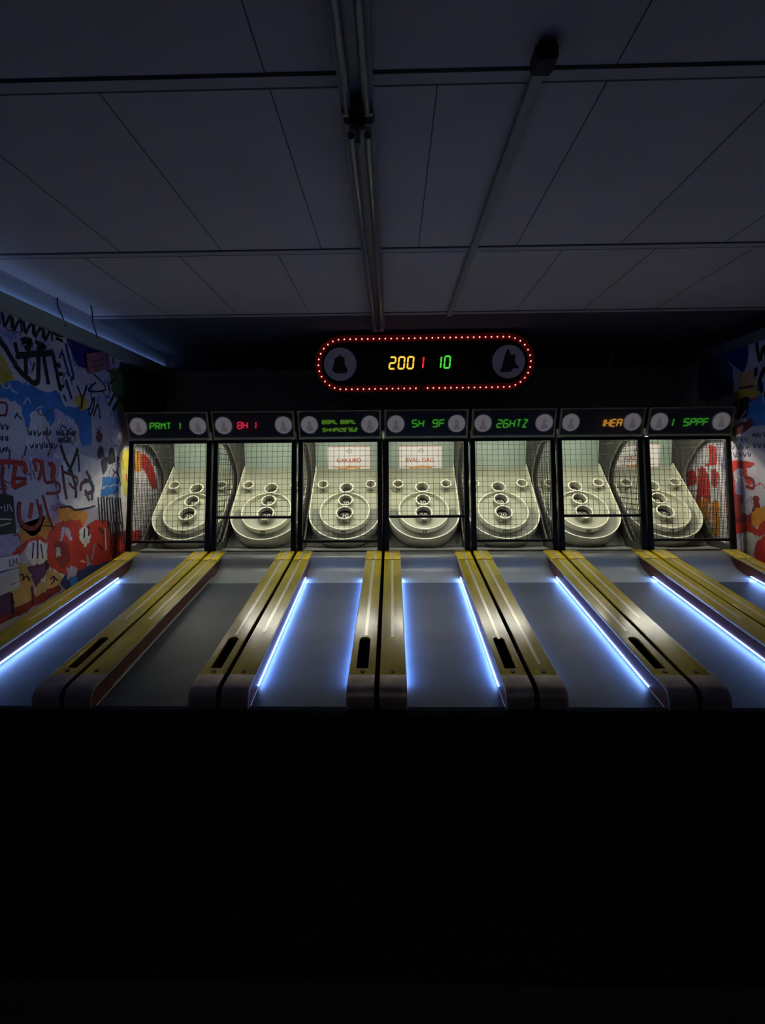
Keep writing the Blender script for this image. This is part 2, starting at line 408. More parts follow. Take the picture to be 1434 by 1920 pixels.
('s','ink',0.006,[(2.88,1.95),(2.89,1.92),(2.9,1.95),(2.9,1.92)]),
('s','ink',0.006,[(2.92,1.94),(2.92,1.92),(2.93,1.95),(2.94,1.92)]),
('s','ink',0.006,[(2.95,1.95),(2.96,1.92),(2.97,1.95),(2.97,1.92)]),
('s','ink',0.006,[(2.99,1.95),(3.0,1.92),(3.01,1.95),(3.01,1.93)]),
('s','ink',0.006,[(3.02,1.96),(3.03,1.92),(3.04,1.96),(3.04,1.93)]),
('s','ink',0.006,[(3.06,1.96),(3.07,1.93),(3.08,1.96),(3.08,1.93)]),
('s','ink',0.006,[(3.1,1.96),(3.11,1.93),(3.12,1.96),(3.12,1.93)]),
('s','ink',0.005,[(2.72,1.88),(2.72,1.84),(2.73,1.87),(2.73,1.84)]),
('s','ink',0.005,[(2.75,1.88),(2.75,1.84),(2.76,1.87),(2.76,1.85)]),
('s','ink',0.006,[(2.78,1.87),(2.79,1.84),(2.79,1.87),(2.8,1.85)]),
('s','ink',0.006,[(2.81,1.87),(2.82,1.84),(2.83,1.88),(2.83,1.85)]),
('s','ink',0.006,[(2.84,1.88),(2.85,1.85),(2.86,1.88),(2.86,1.85)]),
('s','ink',0.006,[(2.88,1.88),(2.88,1.85),(2.89,1.88),(2.9,1.85)]),
('s','ink',0.006,[(2.91,1.88),(2.92,1.85),(2.93,1.88),(2.93,1.85)]),
('s','ink',0.006,[(2.94,1.88),(2.95,1.85),(2.96,1.88),(2.96,1.85)]),
('s','ink',0.006,[(2.98,1.88),(2.99,1.85),(3.0,1.89),(3.0,1.85)]),
('s','ink',0.006,[(3.02,1.89),(3.03,1.85),(3.04,1.89),(3.04,1.86)]),
('s','ink',0.006,[(3.05,1.89),(3.06,1.85),(3.08,1.88),(3.08,1.86)]),
('s','ink',0.006,[(3.09,1.89),(3.1,1.86),(3.11,1.89),(3.12,1.86)]),
('s','ink',0.007,[(3.3,2.02),(3.31,1.98),(3.33,2.01),(3.33,1.98)]),
('s','ink',0.007,[(3.35,2.02),(3.36,1.98),(3.37,2.01),(3.37,1.99)]),
('s','ink',0.007,[(3.39,2.02),(3.4,1.98),(3.42,2.01),(3.42,1.99)]),
('s','ink',0.007,[(3.44,2.02),(3.45,1.99),(3.46,2.02),(3.47,1.99)]),
('s','ink',0.007,[(3.49,2.03),(3.5,1.99),(3.52,2.03),(3.52,2.0)]),
('s','ink',0.007,[(3.31,1.92),(3.32,1.89),(3.34,1.92),(3.34,1.89)]),
('s','ink',0.007,[(3.36,1.93),(3.37,1.89),(3.38,1.92),(3.38,1.9)]),
('s','ink',0.007,[(3.4,1.93),(3.42,1.89),(3.43,1.93),(3.43,1.9)]),
('s','ink',0.007,[(3.45,1.94),(3.46,1.9),(3.48,1.93),(3.48,1.9)]),
('s','ink',0.007,[(3.5,1.94),(3.51,1.9),(3.53,1.94),(3.53,1.9)]),
('s','ink',0.007,[(3.55,1.94),(3.56,1.9),(3.58,1.93),(3.58,1.91)]),
('s','white',0.007,[(3.58,2.12),(3.59,2.08),(3.61,2.12),(3.61,2.09)]),
('s','white',0.007,[(3.62,2.12),(3.62,2.09),(3.64,2.13),(3.65,2.09)]),
('s','white',0.007,[(3.66,2.13),(3.66,2.09),(3.68,2.13),(3.68,2.1)]),
('s','white',0.007,[(3.69,2.13),(3.69,2.09),(3.72,2.13),(3.72,2.1)]),
('s','white',0.007,[(3.73,2.14),(3.73,2.1),(3.75,2.12),(3.76,2.1)]),
('s','white',0.008,[(3.77,2.14),(3.77,2.1),(3.79,2.14),(3.79,2.11)]),
('s','ink',0.007,[(3.59,2.04),(3.59,2.0),(3.61,2.03),(3.62,2.0)]),
('s','ink',0.007,[(3.62,2.04),(3.63,2.0),(3.65,2.04),(3.65,2.0)]),
('s','ink',0.007,[(3.66,2.04),(3.66,2.0),(3.68,2.02),(3.69,2.01)]),
('s','ink',0.007,[(3.7,2.04),(3.7,2.0),(3.72,2.04),(3.72,2.01)]),
('s','ink',0.007,[(3.73,2.05),(3.74,2.01),(3.76,2.04),(3.76,2.01)]),
('s','ink',0.008,[(3.77,2.05),(3.77,2.01),(3.8,2.05),(3.8,2.02)]),
('s','ink',0.007,[(3.6,1.98),(3.6,1.94),(3.62,1.98),(3.62,1.95)]),
('s','ink',0.007,[(3.63,1.98),(3.63,1.94),(3.65,1.98),(3.66,1.95)]),
('s','ink',0.007,[(3.67,1.99),(3.67,1.95),(3.69,1.97),(3.69,1.95)]),
('s','ink',0.007,[(3.7,1.99),(3.71,1.95),(3.73,1.99),(3.73,1.95)]),
('s','red',0.034,[(2.81,1.77),(3.04,1.79),(3.25,1.79)]),
('s','red',0.032,[(3.25,1.79),(3.26,1.72)]),
('s','red',0.032,[(3.17,1.77),(3.14,1.63),(3.25,1.66)]),
('s','darkred',0.025,[(3.15,1.69),(3.26,1.68)]),
('s','darkred',0.027,[(3.07,1.77),(3.05,1.68),(3.07,1.56)]),
('s','darkred',0.033,[(3.18,1.53),(3.17,1.41),(3.23,1.35),(3.31,1.34),(3.37,1.41),(3.36,1.5)]),
('s','red',0.033,[(3.29,1.51),(3.26,1.41)]),
('s','red',0.032,[(2.79,1.59),(2.91,1.6),(2.89,1.4)]),
('s','lilac',0.014,[(3.09,1.5),(3.08,1.36)]),
('s','red',0.026,[(3.36,1.73),(3.34,1.81),(3.41,1.78),(3.37,1.67)]),
('s','red',0.047,[(3.5,1.79),(3.53,1.75),(3.5,1.67)]),
('s','darkred',0.023,[(3.44,1.65),(3.56,1.65),(3.57,1.58),(3.44,1.57)]),
('s','darkred',0.019,[(3.4,1.56),(3.44,1.42),(3.49,1.31)]),
('s','darkred',0.015,[(3.34,1.54),(3.36,1.43)]),
('s','red',0.019,[(3.42,1.81),(3.43,1.65)]),
('s','lilac',0.015,[(3.31,1.81),(3.3,1.67)]),
('s','black',0.025,[(3.62,1.93),(3.66,1.83),(3.71,1.75),(3.76,1.62),(3.76,1.52)]),
('s','black',0.025,[(3.82,1.91),(3.75,1.8),(3.69,1.73)]),
('s','black',0.017,[(3.82,1.87),(3.82,1.73)]),
('s','maroon',0.024,[(3.62,1.78),(3.63,1.65),(3.65,1.52)]),
('s','maroon',0.021,[(3.7,1.71),(3.79,1.67),(3.75,1.6),(3.69,1.64)]),
('s','maroon',0.024,[(3.62,1.73),(3.7,1.71)]),
('s','maroon',0.026,[(3.91,1.73),(3.95,1.66),(3.85,1.64),(3.82,1.58)]),
('s','ink',0.035,[(3.87,1.66),(3.96,1.64),(3.98,1.57),(3.88,1.55)]),
('s','maroon',0.026,[(3.88,1.58),(3.93,1.49)]),
('s','ink',0.026,[(3.98,1.59),(3.96,1.49)]),
('s','black',0.015,[(3.57,1.46),(3.68,1.46),(3.74,1.43),(3.87,1.43),(4.0,1.44)]),
('a','maroon',0.0,[(4.08,2.05),(4.13,2.08),(4.16,2.02),(4.12,1.97),(4.07,2.0)]),
('a','ink',0.0,[(4.09,1.93),(4.15,1.94),(4.17,1.85),(4.08,1.84)]),
('a','ink',0.0,[(4.13,1.83),(4.21,1.85),(4.2,1.75),(4.13,1.71)]),
('a','black',0.0,[(4.25,1.91),(4.32,1.94),(4.34,1.87),(4.29,1.79),(4.23,1.8)]),
('a','ink',0.0,[(4.34,1.85),(4.4,1.86),(4.38,1.81),(4.33,1.81)]),
('s','white',0.012,[(4.33,1.93),(4.34,1.82),(4.26,1.75),(4.24,1.7)]),
('s','darkgreen',0.014,[(4.05,1.51),(4.05,1.31)]),
('s','black',0.014,[(4.09,1.51),(4.09,1.28)]),
('s','darkgreen',0.015,[(4.13,1.51),(4.13,1.29)]),
('s','black',0.015,[(4.17,1.5),(4.17,1.23)]),
('s','darkgreen',0.015,[(4.21,1.5),(4.22,1.29)]),
('s','black',0.015,[(4.25,1.5),(4.26,1.25)]),
('s','darkgreen',0.015,[(4.3,1.49),(4.31,1.23)]),
('s','black',0.015,[(4.34,1.49),(4.36,1.25)]),
('s','darkgreen',0.016,[(4.38,1.49),(4.4,1.2)]),
('s','ink',0.012,[(4.2,1.29),(4.2,1.09)]),
('s','ink',0.012,[(4.23,1.28),(4.24,1.1)]),
('s','ink',0.012,[(4.27,1.28),(4.28,1.08)]),
('s','ink',0.012,[(4.3,1.28),(4.33,1.1)]),
('s','ink',0.012,[(4.33,1.27),(4.37,1.07)]),
('s','ink',0.012,[(4.37,1.27),(4.41,1.07)]),
('s','lilac',0.013,[(3.96,1.12),(3.91,1.0)]),
('s','black',0.011,[(3.84,1.27),(3.83,1.19)]),
('s','black',0.011,[(3.9,1.28),(3.89,1.2)]),
('s','ink',0.018,[(4.04,1.25),(4.1,1.2)]),
('s','white',0.018,[(4.12,1.24),(4.11,1.05)]),
('s','ink',0.013,[(4.01,1.12),(4.08,1.05)]),
('s','purple',0.007,[(3.28,1.24),(3.26,1.13)]),
('s','purple',0.007,[(3.32,1.25),(3.31,1.12)]),
('s','purple',0.007,[(3.35,1.22),(3.36,1.11)]),
('s','black',0.008,[(3.12,1.04),(3.16,1.04),(3.17,1.0)]),
('s','black',0.008,[(3.15,1.0),(3.2,1.02),(3.22,0.98)]),
('s','black',0.008,[(3.42,0.95),(3.46,0.96),(3.45,0.92),(3.42,0.91)]),
('s','black',0.008,[(3.45,0.96),(3.5,0.92)]),
('s','black',0.01,[(3.06,0.94),(3.06,0.8)]),
('s','darkred',0.018,[(3.24,0.94),(3.24,0.82)]),
('s','ink',0.019,[(3.39,1.09),(3.4,1.03)]),
('a','white',0.0,[(4.58,1.75),(5.17,1.75),(5.15,1.29),(4.92,0.98),(4.44,1.05)]),
('a','orange',0.0,[(4.55,1.9),(4.77,1.93),(4.82,1.8),(4.75,1.72),(4.58,1.75)]),
('a','yellow',0.0,[(4.45,1.91),(4.59,1.92),(4.54,1.79),(4.47,1.75)]),
('a','red',0.0,[(4.81,1.91),(4.95,1.85),(5.05,1.69),(5.08,1.55),(4.95,1.56),(4.87,1.7),(4.76,1.79)]),
('a','red',0.0,[(4.48,1.15),(4.69,1.15),(4.68,1.03),(4.45,1.05)]),
('s','ink',0.003,[(4.65,1.67),(4.58,1.16)]),
('s','ink',0.003,[(4.67,1.66),(4.6,1.16)]),
('s','ink',0.003,[(4.7,1.65),(4.63,1.2)]),
('s','ink',0.003,[(4.72,1.64),(4.66,1.24)]),
('s','ink',0.003,[(4.75,1.63),(4.68,1.22)]),
('s','ink',0.003,[(4.77,1.62),(4.7,1.21)]),
('s','ink',0.003,[(4.8,1.61),(4.73,1.22)]),
('s','ink',0.003,[(4.82,1.59),(4.75,1.21)]),
('s','ink',0.003,[(4.85,1.58),(4.77,1.14)]),
('s','ink',0.003,[(4.88,1.57),(4.8,1.21)]),
('s','ink',0.003,[(4.9,1.56),(4.83,1.22)]),
('s','ink',0.003,[(4.93,1.55),(4.84,1.12)]),
('s','ink',0.003,[(4.96,1.53),(4.87,1.16)]),
('s','ink',0.003,[(4.99,1.52),(4.89,1.11)]),
('s','ink',0.003,[(5.01,1.51),(4.93,1.17)]),
('s','ink',0.003,[(5.04,1.5),(4.95,1.11)]),
('s','maroon',0.003,[(4.58,1.62),(4.99,1.59)]),
('s','maroon',0.003,[(4.58,1.56),(4.99,1.53)]),
('s','maroon',0.003,[(4.57,1.5),(4.98,1.47)]),
('s','maroon',0.003,[(4.57,1.44),(4.98,1.41)]),
('s','maroon',0.003,[(4.56,1.38),(4.97,1.35)]),
('s','maroon',0.003,[(4.55,1.32),(4.96,1.29)]),
('s','maroon',0.003,[(4.55,1.25),(4.96,1.23)]),
('s','maroon',0.003,[(4.54,1.19),(4.95,1.17)])]
MURAL_RIGHT=[
('a','blue',0.0,[(4.35,2.38),(3.96,2.46),(3.53,2.31),(3.5,2.01),(4.09,2.06),(4.32,2.12)]),
('a','navy',0.0,[(4.77,2.85),(4.39,2.82),(4.39,2.55),(4.5,2.62),(4.65,2.74)]),
('a','darkblue',0.0,[(5.05,2.87),(4.77,2.85),(4.56,2.63),(4.55,2.39),(5.02,2.41)]),
('a','yellow',0.0,[(4.5,2.4),(4.38,2.43),(4.21,2.37),(4.2,2.33),(4.49,2.32)]),
('a','tan',0.0,[(4.46,2.56),(4.3,2.55),(4.24,2.39),(4.46,2.42)]),
('s','darkred',0.024,[(4.46,2.43),(4.27,2.42)]),
('s','red',0.019,[(4.31,2.3),(4.22,2.31)]),
('s','black',0.037,[(4.27,2.78),(4.22,2.62),(4.19,2.73),(4.13,2.58)]),
('s','black',0.038,[(4.26,2.57),(4.26,2.5)]),
('s','black',0.046,[(4.16,2.55),(4.21,2.45),(4.14,2.33),(4.0,2.28)]),
('s','black',0.045,[(4.08,2.74),(4.01,2.52)]),
('a','black',0.0,[(4.51,2.31),(4.32,2.33),(4.34,2.17),(4.48,2.17)]),
('s','white',0.01,[(4.43,2.14),(4.35,2.22)]),
('a','maroon',0.0,[(4.49,2.09),(4.28,2.14),(4.27,2.07),(4.5,2.0)]),
('s','ink',0.009,[(4.59,2.02),(4.57,1.98),(4.55,2.01)]),
('s','ink',0.009,[(4.53,2.01),(4.51,1.97),(4.49,2.0)]),
('s','ink',0.009,[(4.47,2.01),(4.45,1.97),(4.43,2.0)]),
('s','ink',0.009,[(4.41,2.0),(4.38,1.96),(4.37,2.0)]),
('s','ink',0.009,[(4.35,2.0),(4.33,1.96),(4.31,1.99)]),
('s','ink',0.009,[(4.58,1.94),(4.55,1.9),(4.53,1.93)]),
('s','ink',0.009,[(4.51,1.93),(4.49,1.89),(4.47,1.93)]),
('s','ink',0.009,[(4.45,1.93),(4.42,1.89),(4.41,1.92)]),
('s','ink',0.009,[(4.39,1.93),(4.37,1.89),(4.35,1.92)]),
('s','ink',0.009,[(4.33,1.92),(4.31,1.89),(4.29,1.92)]),
('s','ink',0.009,[(4.54,1.87),(4.52,1.83),(4.5,1.86)]),
('s','ink',0.009,[(4.48,1.86),(4.45,1.82),(4.44,1.86)]),
('s','ink',0.009,[(4.42,1.86),(4.39,1.82),(4.38,1.85)]),
('s','ink',0.009,[(4.36,1.86),(4.33,1.82),(4.32,1.85)]),
('s','ink',0.009,[(4.3,1.86),(4.28,1.82),(4.26,1.85)]),
('s','ink',0.008,[(4.25,2.02),(4.23,1.99),(4.21,2.02)]),
('s','ink',0.008,[(4.2,2.02),(4.17,1.98),(4.16,2.01)]),
('s','ink',0.008,[(4.14,2.02),(4.12,1.98),(4.11,2.01)]),
('s','ink',0.008,[(4.09,2.01),(4.07,1.97),(4.05,2.0)]),
('s','ink',0.008,[(4.04,2.01),(4.02,1.97),(4.0,2.0)]),
('s','ink',0.008,[(3.99,2.0),(3.97,1.97),(3.96,2.0)]),
('s','ink',0.008,[(3.94,2.0),(3.92,1.96),(3.91,1.99)]),
('s','ink',0.008,[(3.89,2.0),(3.88,1.96),(3.86,1.99)]),
('s','ink',0.008,[(4.24,1.93),(4.22,1.89),(4.21,1.93)]),
('s','ink',0.008,[(4.19,1.93),(4.17,1.89),(4.15,1.92)]),
('s','ink',0.008,[(4.13,1.93),(4.11,1.89),(4.1,1.92)]),
('s','ink',0.008,[(4.08,1.92),(4.06,1.89),(4.05,1.92)]),
('s','ink',0.008,[(4.03,1.92),(4.01,1.88),(4.0,1.91)]),
('s','ink',0.008,[(3.98,1.92),(3.96,1.88),(3.95,1.91)]),
('s','ink',0.008,[(3.93,1.91),(3.92,1.88),(3.9,1.91)]),
('s','ink',0.008,[(3.89,1.91),(3.87,1.88),(3.85,1.91)]),
('a','red',0.0,[(4.56,1.77),(4.24,1.77),(4.24,1.72),(4.46,1.7),(4.42,1.49),(4.51,1.49)]),
('s','red',0.043,[(4.33,1.73),(4.29,1.61),(4.23,1.59)]),
('s','darkred',0.028,[(4.32,1.64),(4.23,1.62),(4.21,1.55),(4.3,1.56)]),
('a','darkred',0.0,[(4.47,1.47),(4.33,1.47),(4.34,1.35),(4.26,1.31),(4.2,1.37),(4.21,1.48),(4.13,1.46),(4.14,1.3),(4.26,1.22),(4.41,1.23)]),
('a','orange',0.0,[(4.21,1.32),(4.13,1.39),(3.83,1.46),(3.81,1.21),(4.08,1.24),(4.19,1.23)]),
('a','red',0.0,[(4.41,1.2),(4.26,1.25),(4.14,1.21),(4.06,1.29),(3.71,1.28),(3.71,1.22),(4.02,1.18),(4.13,1.14),(4.26,1.17),(4.39,1.13)]),
('a','white',0.0,[(4.33,1.09),(4.28,1.15),(4.19,1.16),(4.15,1.11),(4.17,1.0),(4.28,0.96)]),
('a','red',0.0,[(4.15,1.03),(4.07,1.15),(3.71,1.26),(3.67,0.82),(4.02,0.78),(4.13,0.84)]),
('a','orange',0.0,[(4.18,0.84),(4.08,0.92),(4.06,0.81),(4.17,0.79)]),
('a','darkred',0.0,[(4.37,0.92),(4.19,0.96),(4.14,0.85),(4.29,0.8)]),
('s','red',0.033,[(3.96,1.79),(3.66,1.78),(3.64,1.55)]),
('s','red',0.035,[(4.04,1.49),(4.01,1.31),(3.87,1.37)]),
('a','white',0.0,[(5.19,1.71),(5.06,1.89),(4.7,1.95),(4.5,1.02),(4.82,0.97)]),
('a','red',0.0,[(4.83,1.93),(4.72,1.93),(4.69,1.76),(4.79,1.76)]),
('s','red',0.016,[(4.87,1.75),(4.69,1.76)]),
('a','red',0.0,[(5.14,1.69),(5.01,1.69),(4.99,1.56),(5.13,1.54)]),
('a','red',0.0,[(4.95,1.73),(4.87,1.73),(4.79,1.61),(4.76,1.37),(4.88,1.45),(4.92,1.31),(4.98,1.36),(4.97,1.57)]),
('a','red',0.0,[(4.77,1.71),(4.67,1.68),(4.68,1.53),(4.76,1.58)]),
('a','orange',0.0,[(5.02,1.33),(4.81,1.42),(4.75,1.09),(4.84,1.02),(4.96,1.14)]),
('a','orange',0.0,[(4.74,1.37),(4.65,1.41),(4.6,1.11),(4.69,1.07)]),
('s','ink',0.003,[(5.09,1.8),(5.03,1.18)]),
('s','ink',0.003,[(5.05,1.79),(4.99,1.14)]),
('s','ink',0.003,[(5.02,1.86),(4.95,1.09)]),
('s','ink',0.003,[(4.98,1.78),(4.92,1.21)]),
('s','ink',0.003,[(4.94,1.77),(4.88,1.12)]),
('s','ink',0.003,[(4.9,1.8),(4.85,1.2)]),
('s','ink',0.003,[(4.87,1.8),(4.82,1.21)]),
('s','ink',0.003,[(4.83,1.81),(4.78,1.19)]),
('s','ink',0.003,[(4.8,1.79),(4.74,1.13)]),
('s','ink',0.003,[(4.76,1.77),(4.72,1.24)]),
('s','ink',0.003,[(4.73,1.85),(4.68,1.25)]),
('s','ink',0.003,[(4.69,1.76),(4.65,1.2)]),
('s','ink',0.003,[(4.67,1.86),(4.62,1.24)]),
('s','ink',0.003,[(4.63,1.85),(4.59,1.25)]),
('s','ink',0.003,[(5.1,1.85),(4.65,1.82)]),
('s','ink',0.003,[(5.14,1.78),(4.65,1.76)]),
('s','ink',0.003,[(5.13,1.71),(4.64,1.7)]),
('s','ink',0.003,[(5.09,1.63),(4.64,1.64)]),
('s','ink',0.003,[(5.09,1.56),(4.63,1.58)]),
('s','ink',0.003,[(5.07,1.49),(4.63,1.52)]),
('s','ink',0.003,[(5.05,1.42),(4.62,1.46)]),
('s','ink',0.003,[(5.1,1.34),(4.62,1.4)]),
('s','ink',0.003,[(5.11,1.27),(4.62,1.34)]),
('s','ink',0.003,[(5.03,1.2),(4.61,1.28)]),
('s','ink',0.003,[(5.09,1.12),(4.61,1.22)]),
('s','ink',0.003,[(5.03,1.06),(4.6,1.16)])]
def smooth_line(p, n=4):
    if len(p) < 3: return p
    out = []
    q = [p[0]] + list(p) + [p[-1]]
    for i in range(1, len(q) - 2):
        for k in range(n):
            t = k / n
            f = lambda j: .5 * (2 * q[i][j] + (q[i + 1][j] - q[i - 1][j]) * t + (2 * q[i - 1][j] - 5 * q[i][j] + 4 * q[i + 1][j] - q[i + 2][j]) * t * t + (3 * q[i][j] - q[i - 1][j] - 3 * q[i + 1][j] + q[i + 2][j]) * t ** 3)
            out.append((f(0), f(1)))
    out.append(p[-1]); return out
def closed_smooth(p, n=3):
    out = []; m = len(p)
    for i in range(m):
        a, b_, c, d = p[i - 1], p[i], p[(i + 1) % m], p[(i + 2) % m]
        for k in range(n):
            t = k / n
            out.append(tuple(.5 * (2 * b_[j] + (c[j] - a[j]) * t * .7 + (2 * a[j] - 5 * b_[j] + 4 * c[j] - d[j]) * t * t * .7 + (-.3 * 2 * b_[j] + .3 * 2 * c[j]) * t * t * 1.0 + (3 * b_[j] - a[j] - 3 * c[j] + d[j]) * t ** 3 * .7 + 0) for j in (0, 1)) if False else
                       tuple(b_[j] + (c[j] - b_[j]) * t + .35 * t * (1 - t) * ((c[j] - a[j]) * (1 - t) - (d[j] - b_[j]) * t) for j in (0, 1)))
    return out
def ragged(p, rnd, a): return [(y + rnd.uniform(-a, a), z + rnd.uniform(-a, a)) for y, z in p]
def mural(b, data, fn, seed):
    rnd = random.Random(seed)
    h = .0004
    for kind, colr, w, pts in data:
        h += .00002
        m = MATS['mural_' + colr]
        if kind == 'a': b.prism(ragged(closed_smooth(pts, 7), rnd, .010), fn, 0, h, m)
        else: b.ribbon(ragged(smooth_line(pts, 6), rnd, min(.006, w * .12)), w, fn, 0, h, m)
# left wall, painted up to the trim, pale strip above it
b = MB().box((XL - .15, YF, 0), (XL, YB, 2.76), mural_base)
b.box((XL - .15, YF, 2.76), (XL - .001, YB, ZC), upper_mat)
mural(b, MURAL_LEFT, wall_fn_left, 1)
random.seed(11)
for k in range(60):      # more tags on the part of the wall nearer than the picture shows, and above the visible part
    y, z = random.uniform(-.7, 2.7), random.uniform(.8, 2.6)
    c = random.choice(['black', 'red', 'blue', 'navy', 'orange', 'maroon', 'lilac', 'yellow'])
    p = [(y + random.uniform(-.2, .2), z + random.uniform(-.2, .2)) for _ in range(4)]
    b.ribbon(smooth_line(p), random.uniform(.02, .06), wall_fn_left, 0, -.0001 + .0003 + k * .000003, MATS['mural_' + c])
def scribbles(b, fn, y0, y1, seed, n):
    # small worn tags, drips and paint scraps that crowd the mural
    rnd = random.Random(seed)
    for k in range(n):
        y, z = rnd.uniform(y0, y1), rnd.uniform(.95, 2.7)
        c = rnd.choice(['lilac', 'ink', 'white', 'maroon', 'lilac', 'ink'] if z > 1.75 else ['red', 'darkred', 'white', 'lilac', 'maroon', 'ink', 'red'])
        if z > 2.1 and rnd.random() < .4: c = 'blue'
        m = MATS['mural_' + c]; h = .0003 + k * .000004
        if rnd.random() < .35:
            x_ = rnd.uniform(.015, .05); p = [(y + rnd.uniform(-x_, x_), z - .07 * j) for j in range(rnd.randint(2, 4))]
            b.ribbon(p, rnd.uniform(.006, .02), fn, 0, h, m)
        else:
            q = [(y + .02 * j + rnd.uniform(-.02, .02), z + rnd.uniform(-.035, .035)) for j in range(rnd.randint(4, 7))]
            b.ribbon(smooth_line(q), rnd.uniform(.005, .012), fn, 0, h, m)
scribbles(b, wall_fn_left, 2.8, 5.2, 5, 190)
struct('wall_left', b.mesh('wall_left'))
b = MB().box((XR, YF, 0), (XR + .15, YB, 2.80), mural_base)
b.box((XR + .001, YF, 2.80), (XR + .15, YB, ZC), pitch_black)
mural(b, MURAL_RIGHT, wall_fn_right, 2)
for k in range(50):
    y, z = random.uniform(-.7, 3.7), random.uniform(.8, 2.6)
    c = random.choice(['black', 'red', 'blue', 'navy', 'orange', 'maroon', 'lilac', 'yellow'])
    p = [(y + random.uniform(-.2, .2), z + random.uniform(-.2, .2)) for _ in range(4)]
    b.ribbon(smooth_line(p), random.uniform(.02, .06), wall_fn_right, 0, -.0001 + .0003 + k * .000003, MATS['mural_' + c])
scribbles(b, wall_fn_right, 3.2, 5.2, 6, 130)
struct('wall_right', b.mesh('wall_right'))
struct('wall_back', MB().box((XL - .15, YB, 0), (XR + .15, YB + .12, 2.76), back_mat).box((XL - .15, YB, 2.76), (XR + .15, YB + .12, ZC), ceil_dark).mesh('wall_back'))
struct('trim_1', MB().prism([(XL, 2.755), (XL + .035, 2.755), (XL + .035, 2.868), (XL + .026, 2.868), (XL + .026, 2.855), (XL, 2.855)], lambda x, z, y: Vector((x, y, z)), YF, YB).mesh('trim_left', trim_mat))
struct('trim_2', MB().box((XL + .036, YB - .03, 2.755), (XR - .031, YB, 2.83)).mesh('trim_back', trim_mat, bevel=.004))
struct('trim_3', MB().box((XR - .03, YF, 2.785), (XR, YB, 2.875)).mesh('trim_right', mat('dark_trim', (.10, .10, .12), .7), bevel=.004))
# blue light strip lying on the trim
cove = link('cove_light_strip', MB().box((XL + .004, 1.2, 2.857), (XL + .016, 5.40, 2.864)).mesh('cove_strip', glow('cove_glow', (.22, .42, 1.0), COVE_E)))
tag(cove, 'slim blue light strip lying on the grey trim at the top of the left wall', 'light strip')
# cables
o = link('cable', MB().tube([(XL + .02, 3.66, 3.018), (XL + .012, 3.67, 2.96), (XL + .02, 3.70, 2.90), (XL + .038, 3.71, 2.82)], .005).mesh('cable', pitch_black, smooth=True))
tag(o, 'short black cable hanging from the ceiling edge over the left wall trim, nearest one', 'cable')
o = link('cable', MB().tube([(XL + .16, 3.84, 3.017), (XL + .10, 3.95, 3.0), (XL + .05, 4.03, 2.95), (XL + .037, 4.11, 2.85)], .005).mesh('cable_b', pitch_black, smooth=True))
tag(o, 'curved black cable running from ceiling batten down to the left trim, farther one', 'cable')
o = link('cable', MB().tube([(-1.31, 5.42, 2.84), (-1.30, 5.40, 2.83), (-1.14, 5.38, 2.70), (-1.02, 5.36, 2.60), (-.85, 5.34, 2.51), (-.70, 5.30, 2.48), (-.55, 5.15, 2.47), (-.42, 4.90, 2.47)], .006).mesh('cable_c', pitch_black, smooth=True))
tag(o, 'long black cable sagging across the back wall to the oval score sign', 'cable')
o = link('junction_box', MB().box((-1.515, YB - .035, 2.831), (-1.385, YB - .003, 2.858)).mesh('junction_box', mat('grey_plastic', (.3, .3, .32), .6), bevel=.003))
tag(o, 'small flat grey box on top of the back wall trim', 'box')
o = link('conduit_pipe', MB().box((2.36, YB - .028, 2.832), (2.42, YB - .004, ZC - .002)).mesh('conduit_pipe', mat('grey_plastic', (.3, .3, .32), .6), bevel=.004))
tag(o, 'short grey upright conduit on the dark wall right of the oval sign', 'pipe')
# papers on the left wall
def sheet(name, quad, colr, label, cat, marks=()):
    r = link(name, MB().prism(quad, wall_fn_left, .024, .027).mesh(name, colr))
    tag(r, label, cat)
    if marks:
        q = MB()
        for w, p in marks: q.ribbon(p, w, wall_fn_left, .0272, .0285)
        link('marker_writing', q.mesh('writing', MATS['mural_ink'] if colr is not MATS['mural_black'] else MATS['mural_white']), r)
    return r
sheet('paper_note', [(3.96, 2.68), (4.27, 2.78), (4.28, 2.63), (3.98, 2.52)], mat('pink_paper', (.36, .12, .16), .7, noise=.3, nscale=14),
      'pink square note high on the graffiti wall under the trim', 'note', [(.008, [(4.03, 2.63), (4.2, 2.69)]), (.008, [(4.04, 2.59), (4.2, 2.65)]), (.012, [(4.24, 2.74), (4.25, 2.69)])])
sheet('paper_note', [(2.80, 1.63), (3.10, 1.572), (3.103, 1.326), (2.80, 1.34)], MATS['mural_black'],
      'black poster with white writing at the left edge of the graffiti wall', 'poster',
      [(.007, [(2.95, 1.53), (3.0, 1.50)]), (.007, [(3.02, 1.52), (3.02, 1.48), (3.045, 1.48), (3.045, 1.52)]), (.007, [(3.06, 1.52), (3.08, 1.47)]), (.007, [(2.93, 1.44), (3.07, 1.42)]), (.007, [(2.93, 1.385), (3.06, 1.40)])])
sheet('paper_note', [(2.80, 1.195), (3.108, 1.183), (3.10, 1.106), (2.80, 1.10)], MATS['mural_white'],
      'small pale paper label with dark letters above the blank sheet', 'note', [(.006, [(3.03, 1.165), (3.03, 1.12), (3.05, 1.12)]), (.006, [(3.06, 1.12), (3.06, 1.165), (3.075, 1.14), (3.09, 1.165), (3.09, 1.12)])])
sheet('paper_note', [(2.75, 1.09), (3.099, 1.092), (3.101, .969), (2.75, .93)], mat('blue_white_paper', (.55, .60, .72), .6),
      'blank pale blue sheet low on the graffiti wall beside the first rail', 'note', [(.004, [(3.02, 1.0), (3.07, 1.003)])])

